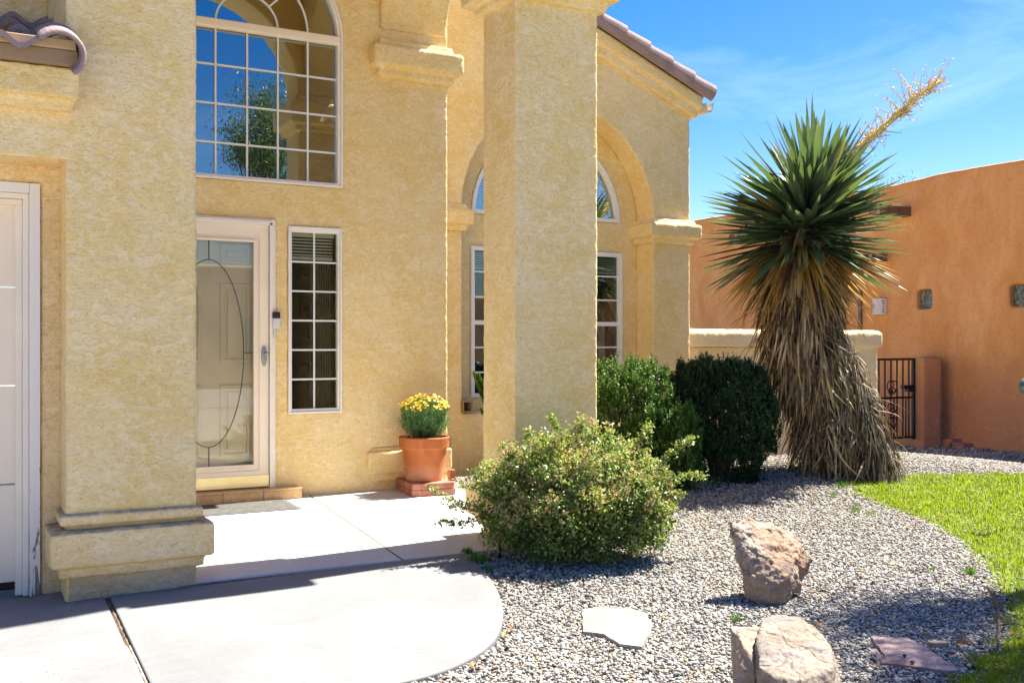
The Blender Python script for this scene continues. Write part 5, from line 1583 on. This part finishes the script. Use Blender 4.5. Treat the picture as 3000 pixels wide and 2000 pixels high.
# --- clipped evergreens: upright sprigs packed over a lumpy core
def evergreen(name, label, base, rx, ry, hgt, mat, nsp, seed, spl=.11, sub=None, topp=(.66, .82, .97, 1.0, .90, .60, .22)):
    rg = np.random.default_rng(seed)
    root = thing(name, label, 'shrub', base)
    n = nsp
    u = rg.random(n); th = rg.uniform(0, 2 * math.pi, n)
    zz = u ** .85
    # barrel profile
    prof_r = np.interp(zz, [0, .1, .3, .6, .82, .95, 1.0], topp)
    lump = 1 + .08 * np.sin(3 * th + seed) + .09 * np.sin(8 * th + 2.2 * np.sin(zz * 7) + seed) + .07 * np.sin(zz * 13 + th * 5) + .06 * np.sin(17 * th + seed * 2 + 3 * zz)
    dep = 1.06 - rg.random(n) ** 1.7 * .42
    r_ = prof_r * lump * dep
    P0 = np.stack([base[0] + rx * r_ * np.cos(th), base[1] + ry * r_ * np.sin(th), base[2] + hgt * zz * (1 + .04 * np.sin(5 * th + seed)) - spl * .6], 1)
    out = np.stack([np.cos(th), np.sin(th), 0 * th], 1)
    D = nrm(out * (.10 + .45 * (zz[:, None] > .0) * (1 - zz[:, None]) * .8) + np.array([0, 0, 1.0]) + rg.normal(0, .2, (n, 3)))
    # gather most sprigs into upright plumes standing on the surface
    npl = max(40, n // 42); pl = rg.integers(0, npl, n); ang_ = rg.uniform(0, 2 * math.pi, npl); zp = rg.random(npl) ** .8
    rp = np.interp(zp, [0, .1, .3, .6, .82, .95, 1.0], topp) * (1 + .06 * np.sin(3 * ang_ + seed) + rg.normal(0, .035, npl))
    pb = np.stack([base[0] + rx * .93 * rp * np.cos(ang_), base[1] + ry * .93 * rp * np.sin(ang_), base[2] + hgt * (zp * .93) - .10], 1)
    hh = rg.random(n) ** .8; rr_ = .070 * (1 - .72 * hh); ta = rg.uniform(0, 2 * math.pi, n)
    lean_ = np.stack([np.cos(ang_), np.sin(ang_), 0 * ang_], 1) * .05 + rg.normal(0, .02, (npl, 3))
    Pp = pb[pl] + lean_[pl] * hh[:, None] + np.stack([rr_ * np.cos(ta), rr_ * np.sin(ta), .14 * hh], 1)
    Dp = nrm(np.stack([np.cos(ta) * .5 * (1 - hh), np.sin(ta) * .5 * (1 - hh), np.ones(n)], 1) + rg.normal(0, .12, (n, 3)))
    use = rg.random(n) < .72
    P0 = np.where(use[:, None], Pp, P0 * np.array([1, 1, 1])); D = np.where(use[:, None], Dp, D); spl = spl * .62
    inner = ~use
    P0[inner, :2] = np.array(base[:2]) + (P0[inner, :2] - np.array(base[:2])) * .90
    L_ = rg.uniform(.5, 1.2, n) * spl * np.where(rg.random(n) < .06, 1.6, 1)
    m_ = 17
    t = np.tile(np.linspace(.05, 1, m_), n); ii_ = np.repeat(np.arange(n), m_)
    Q = P0[ii_] + D[ii_] * (L_[ii_] * t)[:, None]
    rd = nrm(rg.normal(size=(len(Q), 3)))
    A = nrm(rd * .95 + D[ii_] * .65)
    V_, F_ = leaves_VF(Q, A, nrm(rg.normal(size=(len(Q), 3)) * .7 + D[ii_]), (.023 * (1.15 - .5 * t)) * rg.uniform(.8, 1.2, len(Q)), .0125, .1)
    ti = np.clip(rg.normal(.40, .16, len(Q)) + .35 * (t - .5) + .5 * (rg.random(n)[ii_] - .35), 0, 1)  # sprig tips tinted paler, painting in sunlit tips
    mesh_obj('foliage', V_, F_, mat, root, tint=np.repeat(ti, 2))
    # woody core
    mb = MB()
    for k in range(40):
        a_ = rg.uniform(0, 2 * math.pi); r0 = rg.uniform(.0, .3); r1 = rg.uniform(.3, .68)
        mb.tube([(base[0] + rx * r0 * .4 * math.cos(a_), base[1] + ry * r0 * .4 * math.sin(a_), base[2] - .02), (base[0] + rx * r1 * .8 * math.cos(a_), base[1] + ry * r1 * .8 * math.sin(a_), base[2] + hgt * .4), (base[0] + rx * r1 * math.cos(a_), base[1] + ry * r1 * math.sin(a_), base[2] + hgt * .82)], [.016, .010, .004], 5)
    mb.build('branches', M['bark'], root)
    return root
def mid_ground(px, py, k):
    p_ = atk(px, py, k); return (p_[0], p_[1], float(gz(p_[0], p_[1])))
kj1, kj2 = 8.75, 9.45
jb1 = mid_ground(1835, 1400, kj1); jt1 = atk(1850, 1052, kj1)[2]
evergreen('evergreen_shrub', 'bright green clipped evergreen bush between the middle column and the dark bush', jb1, .47, .40, jt1 - jb1[2], M['juniper'], 5200, 5, spl=.12)
jb1b = mid_ground(1945, 1400, kj1 + .1); jt1b = atk(1945, 1170, kj1 + .1)[2]
evergreen('evergreen_shrub', 'low green clipped evergreen shoulder touching the left side of the dark bush', jb1b, .28, .28, jt1b - jb1b[2], M['juniper'], 2400, 8)
jb2 = mid_ground(2112, 1385, kj2); jt2 = atk(2112, 1050, kj2)[2]
evergreen('evergreen_shrub', 'dark green clipped evergreen bush, widest of the bushes, left of the yucca', jb2, .50, .42, jt2 - jb2[2], M['juniper_dark'], 8600, 12, spl=.13, topp=(.66, .84, .98, 1.0, .88, .64, .30))
# sprig of a plant showing between the two entry columns
p0 = onY(1440, 1300, YW - .5)
q0 = (p0[0] + .05, p0[1], float(gz(p0[0], p0[1])))
sub_p = []; sub_d = []
root = thing('evergreen_shrub', 'narrow green sprig growing up below the wing window, left of the middle column', 'shrub', q0)
PPs = []; DDs = []
for (xa_, ya_, xb_, yb_) in ((1436, 1230, 1407, 1150), (1411, 1160, 1387, 1090), (1416, 1130, 1402, 1096), (1436, 1250, 1410, 1200), (1425, 1180, 1404, 1130), (1440, 1150, 1425, 1100)):
    a_ = Vector(onY(xa_, ya_, YW - .5)); b_ = Vector(onY(xb_, yb_, YW - .5))
    for t in np.linspace(0, 1, 26): PPs.append(tuple(a_.lerp(b_, t))); DDs.append(tuple((b_ - a_).normalized()))
PPs = np.repeat(np.array(PPs), 10, 0); DDs = np.repeat(np.array(DDs), 10, 0)
V_, F_ = leaves_VF(PPs, nrm(rand_dir(len(PPs)) + DDs * .6), rand_dir(len(PPs)), rng.uniform(.015, .026, len(PPs)), .011)
mesh_obj('foliage', V_, F_, M['juniper'], root, tint=np.repeat(rng.random(len(PPs)), 2))
mb = MB(); mb.tube([q0, tuple(Vector(onY(1430, 1200, YW - .5))), tuple(Vector(onY(1409, 1150, YW - .5)))], [.008, .005, .003], 6); mb.build('branches', M['bark'], root)

# --- yucca
KY = 9.75
yb0 = ground(2440, 1362)
def yk(x, y, dk=0.0): return np.array(atk(x, y, KY + dk))
sy = KY / FPX
yuc = thing('yucca', 'tall shaggy yucca with a spiky green crown, skirt of dead leaves and dry flower stalk', 'yucca', (yb0[0], yb0[1], float(gz(yb0[0], yb0[1]))))
def spline(P, n):
    return np.array(smooth_line([tuple(p) for p in P]))[np.linspace(0, (len(P) - 1) * 6, n).astype(int)]
# trunk axes (from ground up)
ax1 = spline([yk(2425, 1375), yk(2415, 1250), yk(2390, 1120), yk(2352, 980), yk(2335, 850), yk(2345, 740), yk(2352, 650)], 60)
r1_ = np.interp(np.linspace(0, 1, 60), [0, .08, .3, .5, .7, .85, 1], [.34, .30, .25, .25, .22, .17, .13])
ax2 = spline([yk(2560, 1385, -.12), yk(2540, 1300, -.1), yk(2500, 1180, -.05), yk(2450, 1060), yk(2400, 960, .05), yk(2370, 900, .05)], 50)
r2_ = np.interp(np.linspace(0, 1, 50), [0, .1, .4, .7, 1], [.27, .26, .24, .22, .16])
mb = MB(); mb.tube([tuple(p) for p in ax1[::3]], [float(r) * .72 for r in r1_[::3]], 18); mb.tube([tuple(p) for p in ax2[::3]], [float(r) * .72 for r in r2_[::3]], 18)
mb.build('trunk', plain('yucca_trunk', (.10, .06, .03), .95, var=.4, scale=25, bump=.9), yuc, smooth=True)
def skirt(name, axis, rads, n, t0, t1, L0, L1, mat, out0, out1, width=.02, seed=1, curl=.15, tintf=None, ang_c=None, lift=0):
    rg = np.random.default_rng(seed)
    t = rg.uniform(t0, t1, n); idx = t * (len(axis) - 1); i0 = np.clip(idx.astype(int), 0, len(axis) - 2); fr_ = (idx - i0)[:, None]
    C0 = axis[i0] * (1 - fr_) + axis[i0 + 1] * fr_; T = nrm(axis[i0 + 1] - axis[i0]); R_ = np.interp(t, np.linspace(0, 1, len(rads)), rads)
    th = rg.uniform(0, 2 * math.pi, n)
    e1 = nrm(np.cross(T, np.array([CC, -SS, 0]) + 0 * T)); e2 = np.cross(T, e1)
    O = e1 * np.cos(th)[:, None] + e2 * np.sin(th)[:, None]
    B = C0 + O * (R_ * rg.uniform(.6, .98, n))[:, None]
    L_ = rg.uniform(L0, L1, n)
    spread = (out0 + (out1 - out0) * (t - t0) / (t1 - t0 + 1e-9)) * rg.uniform(.5, 1.5, n)
    m_ = 6; ss = np.linspace(0, 1, m_)
    # the leaf leaves the stem outwards, then falls
    sidev = nrm(np.cross(O, np.array([0, 0, 1.0])) + rg.normal(0, .25, (n, 3)))
    kink = rg.normal(0, curl, (n, 1)); Cs = []
    down = nrm(np.array([0, 0, -1.0]) - T * 0.0 + rg.normal(0, .10, (n, 3)))
    for s_ in ss:
        o_ = spread * (1 - (1 - s_) ** 2)
        Cs.append(B + O * (o_ * L_)[:, None] + down * (L_ * s_ * np.sqrt(np.maximum(1 - np.minimum(spread, .95) ** 2 * .8, .08)))[:, None] + sidev * (kink * L_[:, None] * s_ * s_) + np.array([0, 0, 1]) * (lift * L_ * np.sin(s_ * math.pi * .5))[:, None])
    Cx = np.stack(Cs, 1)
    wd = rg.uniform(.7, 1.3, n)[:, None] * width * np.interp(ss, [0, .2, .6, 1], [.9, 1, .75, .12])[None]
    S = np.repeat(sidev[:, None], m_, 1)
    fold = np.repeat(nrm(O)[:, None], m_, 1) * .25
    V_, F_, per = ribbons_VF(Cx, S, wd, fold)
    # keep above ground
    g_ = gz(V_[:, 0], V_[:, 1]) + .004; V_[:, 2] = np.maximum(V_[:, 2], g_)
    tint_l = np.clip(rg.normal(.5, .25, n), 0, 1)
    seg = np.tile(np.repeat(np.linspace(0, 1, m_ - 1), 2), n)
    tint_ = np.clip(np.repeat(tint_l, per) - .38 * seg ** 2 * np.repeat(rg.uniform(.2, 1.5, n), per) + rg.normal(0, .05, n * per), 0, 1)
    return mesh_obj(name, V_, F_, mat, yuc, tint=tint_)
skirt('dead_leaves', ax1, r1_ + .10 * np.interp(np.linspace(0, 1, 60), [0, .3, .5, .8, 1], [0, .6, 1, .9, .4]), 2600, .36, .98, .26, .50, M['yucca_dead'], .14, .50, .022, 3, .10)
skirt('dead_leaves', ax1, r1_, 1500, .10, .55, .26, .50, M['yucca_dead'], .18, .30, .017, 4, .25)
skirt('dead_leaves', ax2, r2_, 3200, .02, .98, .18, .38, M['yucca_grey'], .16, .22, .012, 5, .16)
skirt('dead_leaves', ax1, r1_, 260, .0, .30, .2, .5, M['yucca_dead'], .2, .5, .016, 6, .9)
skirt('dead_leaves', ax1, r1_ + .03, 320, .30, .92, .25, .5, M['yucca_dead'], .5, .85, .020, 16, .45)
skirt('dead_leaves', ax2, r2_ + .01, 300, .1, .9, .15, .3, M['yucca_grey'], .5, .7, .012, 17, .5)
# golden drying leaves fanned out under the crown
cc_ = yk(2342, 705); crown_top = yk(2385, 585)
def crown(name, n, el0, el1, L0, L1, width, mat, seed, droop=.1, center=cc_, rad0=.10, bias=None, power=1.0):
    rg = np.random.default_rng(seed)
    az = rg.uniform(0, 2 * math.pi, n); u = rg.random(n) ** power
    s0_, s1_ = math.sin(math.radians(el0)), math.sin(math.radians(el1)); el = np.arcsin(s0_ + (s1_ - s0_) * u)
    O = np.stack([np.cos(az) * np.cos(el), np.sin(az) * np.cos(el), np.sin(el)], 1)
    if bias is not None: O = nrm(O + np.array(bias))
    B = center + O * rad0 + (crown_top - center) * (np.clip((el - math.radians(-10)) / math.radians(75), 0, 1) * rg.uniform(.75, 1.0, n))[:, None]
    L_ = rg.uniform(L0, L1, n); m_ = 9; ss = np.linspace(0, 1, m_)
    side = nrm(np.cross(O, np.array([0, 0, 1.0])) + rg.normal(0, .12, (n, 3))); up = np.cross(side, O)
    dr = rg.normal(droop, .07, n); sw = rg.normal(0, .07, n)
    Cx = np.stack([B + O * (L_ * s_)[:, None] - np.array([0, 0, 1]) * (L_ * dr * s_ ** 2)[:, None] + side * (L_ * sw * s_ ** 2)[:, None] for s_ in ss], 1)
    wd = rg.uniform(.8, 1.2, n)[:, None] * width * np.interp(ss, [0, .12, .45, .8, .95, 1], [.75, .8, 1, .62, .2, .03])[None]
    fold = np.repeat((up * .22)[:, None], m_, 1)
    V_, F_, per = ribbons_VF(Cx, np.repeat(side[:, None], m_, 1), wd, fold)
    tl_ = np.clip(rg.normal(.48, .2, n), 0, 1)
    tint_ = np.repeat(tl_, per)
    seg = np.tile(np.repeat(np.linspace(0, 1, m_ - 1), 2), n); tint_ = np.clip(tint_ + .12 * (seg > .86), 0, 1)
    return mesh_obj(name, V_, F_, mat, yuc, tint=tint_)
crown('green_leaves', 190, 5, 80, .66, .90, .082, M['yucca_green'], 21, .03, bias=(.06, -.06, .0))
crown('green_leaves', 240, -24, 42, .70, .98, .074, M['yucca_green'], 22, .09)
crown('green_leaves', 90, -15, 65, .40, .68, .072, M['yucca_green'], 25, .30, rad0=.14)
crown('drying_leaves', 240, -50, -14, .55, .88, .036, M['yucca_gold'], 23, .16)
crown('drying_leaves', 260, -72, -35, .45, .72, .032, M['yucca_dead'], 24, .18)
# flower stalk
st_pts = [yk(2400, 560, .25), yk(2470, 480, .3), yk(2540, 415, .3), yk(2620, 345, .3), yk(2690, 285, .3), yk(2752, 240, .3)]
sa = spline([tuple(p) for p in st_pts], 26)
mb = MB(); mb.tube([tuple(p) for p in sa], [float(x) for x in np.linspace(.046, .018, 26)], 8)
stalk = mesh_obj('flower_stalk', mb.V, mb.F, M['stalk'], yuc, smooth=True, tint=rng.random(len(mb.F)))
mb = MB(); bt = []
rs2 = random.Random(5)
for i in range(84):
    t = .12 + .88 * (i / 84) ** .8; j = min(int(t * 25), 24); p_ = Vector(sa[j])
    ax_ = (Vector(sa[min(j + 1, 25)]) - Vector(sa[j - 1])).normalized()
    d_ = Vector((rs2.gauss(0, 1), rs2.gauss(0, 1), rs2.gauss(.25, .9))).normalized(); d_ = (d_ + ax_ * .35).normalized()
    L_ = rs2.uniform(.10, .42) * (1.0 if t > .4 else .6); pts = [p_]; q_ = p_.copy(); dd = d_.copy()
    for s_ in range(7):
        dd = (dd + Vector((rs2.gauss(0, .16), rs2.gauss(0, .16), rs2.gauss(.03, .16)))).normalized(); q_ = q_ + dd * (L_ / 7); pts.append(q_.copy())
        for _ in range(2): bt.append(tuple(q_ + Vector((rs2.gauss(0, .006), rs2.gauss(0, .006), rs2.gauss(0, .006)))))
    mb.tube(pts, [.0062 * (1 - .08 * k) for k in range(8)], 4)
nbr = mesh_obj('twigs', mb.V, mb.F, M['stalk'], stalk, tint=rng.random(len(mb.F)))
bt = np.array(bt); j = rng.integers(2, 26, 1500); sb = sa[j] + rng.normal(0, .032, (1500, 3)); bt = np.concatenate([bt, sb])
V_, F_ = leaves_VF(bt, rand_dir(len(bt)), rand_dir(len(bt)), rng.uniform(.014, .036, len(bt)), .011, .3)
mesh_obj('dry_husks', V_, F_, M['stalk'], stalk, tint=np.repeat(rng.random(len(bt)), 2))

# ================================================================ TREES (one mirrored in the tall window, one shading the near gravel)
def tree(name, label, base, h_trunk, crown_c, crown_r, nclump, nleaf, seed, lsize=.07):
    rs3 = random.Random(seed); rg = np.random.default_rng(seed)
    root = thing(name, label, 'tree', base)
    mb = MB(); b = Vector(base); tips = []
    top = Vector(crown_c)
    mb.tube([b, b.lerp(top, .3) + Vector((.08, .03, 0)), b.lerp(top, .6), top], [.16, .12, .09, .04], 12)
    for i in range(nclump):
        d_ = Vector((rs3.gauss(0, 1), rs3.gauss(0, 1), rs3.gauss(.1, .8))).normalized(); r_ = rs3.uniform(.35, 1.0)
        tip = top + Vector((d_.x * crown_r[0], d_.y * crown_r[1], d_.z * crown_r[2])) * r_
        st_ = b.lerp(top, rs3.uniform(.55, .95)); md = st_.lerp(tip, .5) + Vector((0, 0, -.1))
        mb.tube([st_, md, tip], [.035, .02, .006], 6); tips.append(tip)
    mb.build('trunk', M['bark'], root, smooth=True)
    T = np.array([tuple(t_) for t_ in tips]); ci = rg.integers(0, len(T), nleaf)
    P = T[ci] + rg.normal(0, 1, (nleaf, 3)) * np.array([.2, .2, .2]) * (.7 + .6 * rg.random((nleaf, 1)))
    A = nrm(rg.normal(size=(nleaf, 3)) * .7 + np.array([0, 0, -.7])); V_, F_ = leaves_VF(P, A, nrm(rg.normal(size=(nleaf, 3))), rg.uniform(.8, 1.3, nleaf) * lsize * 1.5, lsize * .36, .1)
    mesh_obj('crown', V_, F_, M['tree_leaf'], root, tint=np.repeat(rg.random(nleaf), 2))
    return root
hit = onY(745, 400, YA + .05); d = ray(745, 400); kk = 15
tc_ = (hit[0] + d[0] * kk, hit[1] - d[1] * kk, hit[2] + d[2] * kk)
tree('street_tree', 'slender green tree seen only as a reflection in the tall arched window', (tc_[0] + .3, tc_[1], -.1), 3, (tc_[0] + .25, tc_[1], tc_[2] - .1), (.85, .8, 1.5), 46, 9000, 4)
g_ = ground(2640, 1815)
c_ = Vector(g_) + SUNV * 6.6
tree('shade_tree', 'leafy tree standing outside the photo on the right, shading the gravel', (c_.x + .8, c_.y - .2, -.1), 3, (c_.x, c_.y, c_.z), (.62, .32, .3), 20, 4200, 9, .06)
g_ = ground(3000, 1990)
c_ = Vector(g_) + SUNV * 6.4
tree('shade_tree', 'second leafy tree outside the photo at the lower right, shading the lawn corner', (c_.x + .8, c_.y - .2, -.1), 3, (c_.x, c_.y, c_.z), (.7, .55, .35), 26, 6500, 10, .06)
# tree tops peeping over the neighbour's parapet
p_ = np.array(onX(2630, 520, XO + 2.5))
root = thing('tree', 'wispy green treetop peeping over the orange parapet right of the yucca', 'tree', (p_[0], p_[1], 0))
n = 160; P = p_ + rng.normal(0, 1, (n, 3)) * np.array([.2, .35, .06]) + np.array([0, 0, -.12])
V_, F_ = leaves_VF(P, rand_dir(n, 1.2), rand_dir(n), rng.uniform(.05, .12, n), .012)
mesh_obj('crown', V_, F_, M['tree_leaf'], root, tint=np.repeat(rng.random(n), 2))
mb = MB(); mb.tube([(p_[0], p_[1], 0), (p_[0], p_[1], p_[2] - .2)], [.1, .03], 8); mb.build('trunk', M['bark'], root)

# --- grey-blue round metal object of unknown kind at the right edge
kq = 7.6
q_ = atk(3012, 1131, kq); rq = 26 * kq / FPX
orn = thing('round_object', 'round weathered blue-grey metal object at the right edge of the photo', 'ornament', (q_[0], q_[1], float(gz(q_[0], q_[1]))))
pat = plain('blue_patina', (.17, .23, .23), .5, metal=.3, var=.35, scale=25)
mb = MB(); prof = [(.004, -rq)] + [(rq * math.cos(rad(a_)), rq * math.sin(rad(a_))) for a_ in range(-80, 81, 10)] + [(.004, rq)]
mb.lathe(prof, q_, 28); mb.build('ball', pat, orn, smooth=True)
mb = MB(); mb.tube([(q_[0] + rq * .3, q_[1], float(gz(q_[0], q_[1])) - .05), (q_[0] + rq * .3, q_[1], q_[2] - rq * .8)], .012, 10); mb.build('pole', pat, orn)

# --- fine sprinkler drops in front of the orange wall
n = 800
pxs = rng.uniform(2700, 3040, n); pys = 1335 - rng.random(n) ** 1.3 * 260 * np.interp(pxs, [2700, 2850, 3040], [.5, .9, 1.0])
ks = rng.uniform(9.6, 11.2, n)
dd = np.stack([SS + (pxs - CX) / FPX * CC, CC - (pxs - CX) / FPX * SS, (HY - pys) / FPX], 1)
P = np.array([0, 0, H]) + dd * ks[:, None]
ok = P[:, 2] > gz(P[:, 0], P[:, 1]) + .02; P = P[ok]
A = nrm(np.array([CC * 1.0, -SS * 1.0, .55]) + rng.normal(0, .25, (len(P), 3)))
V_, F_ = leaves_VF(P, A, np.array([[-SS, -CC, .1]]) + 0 * P, rng.uniform(.008, .026, len(P)), .0010, .2)
o = mesh_obj('sprinkler_spray', V_, F_, M['spray']); tag(o, 'fine mist of sprinkler drops drifting in front of the orange wall', 'spray', kind='stuff')

sh = thing('adobe_house', 'long tan adobe house across the street seen only mirrored in the door glass', 'house', (4, -17, -.1))
ad2 = plain('adobe_tan', (.58, .40, .22), .95, var=.12, scale=1.2)
mb = MB(); mb.box(-9, 3, -20, -16, -.2, 3.3); mb.box(3.2, 12, -21, -17, -.2, 3.9); mb.box(12.1, 24, -20, -16, -.2, 3.2)
mb.build('wall', ad2, sh, remesh=.12, disp=.08, dsize=1.0)
for x_ in (-5, 0, 5.5, 9, 15, 20):
    mb = MB(); yy = -15.98 if (x_ < 3 or x_ > 12) else -16.98
    mb.box(x_ - .6, x_ + .6, yy - .05, yy + .02, 1.0, 2.2); mb.build('window', M['block'], sh)
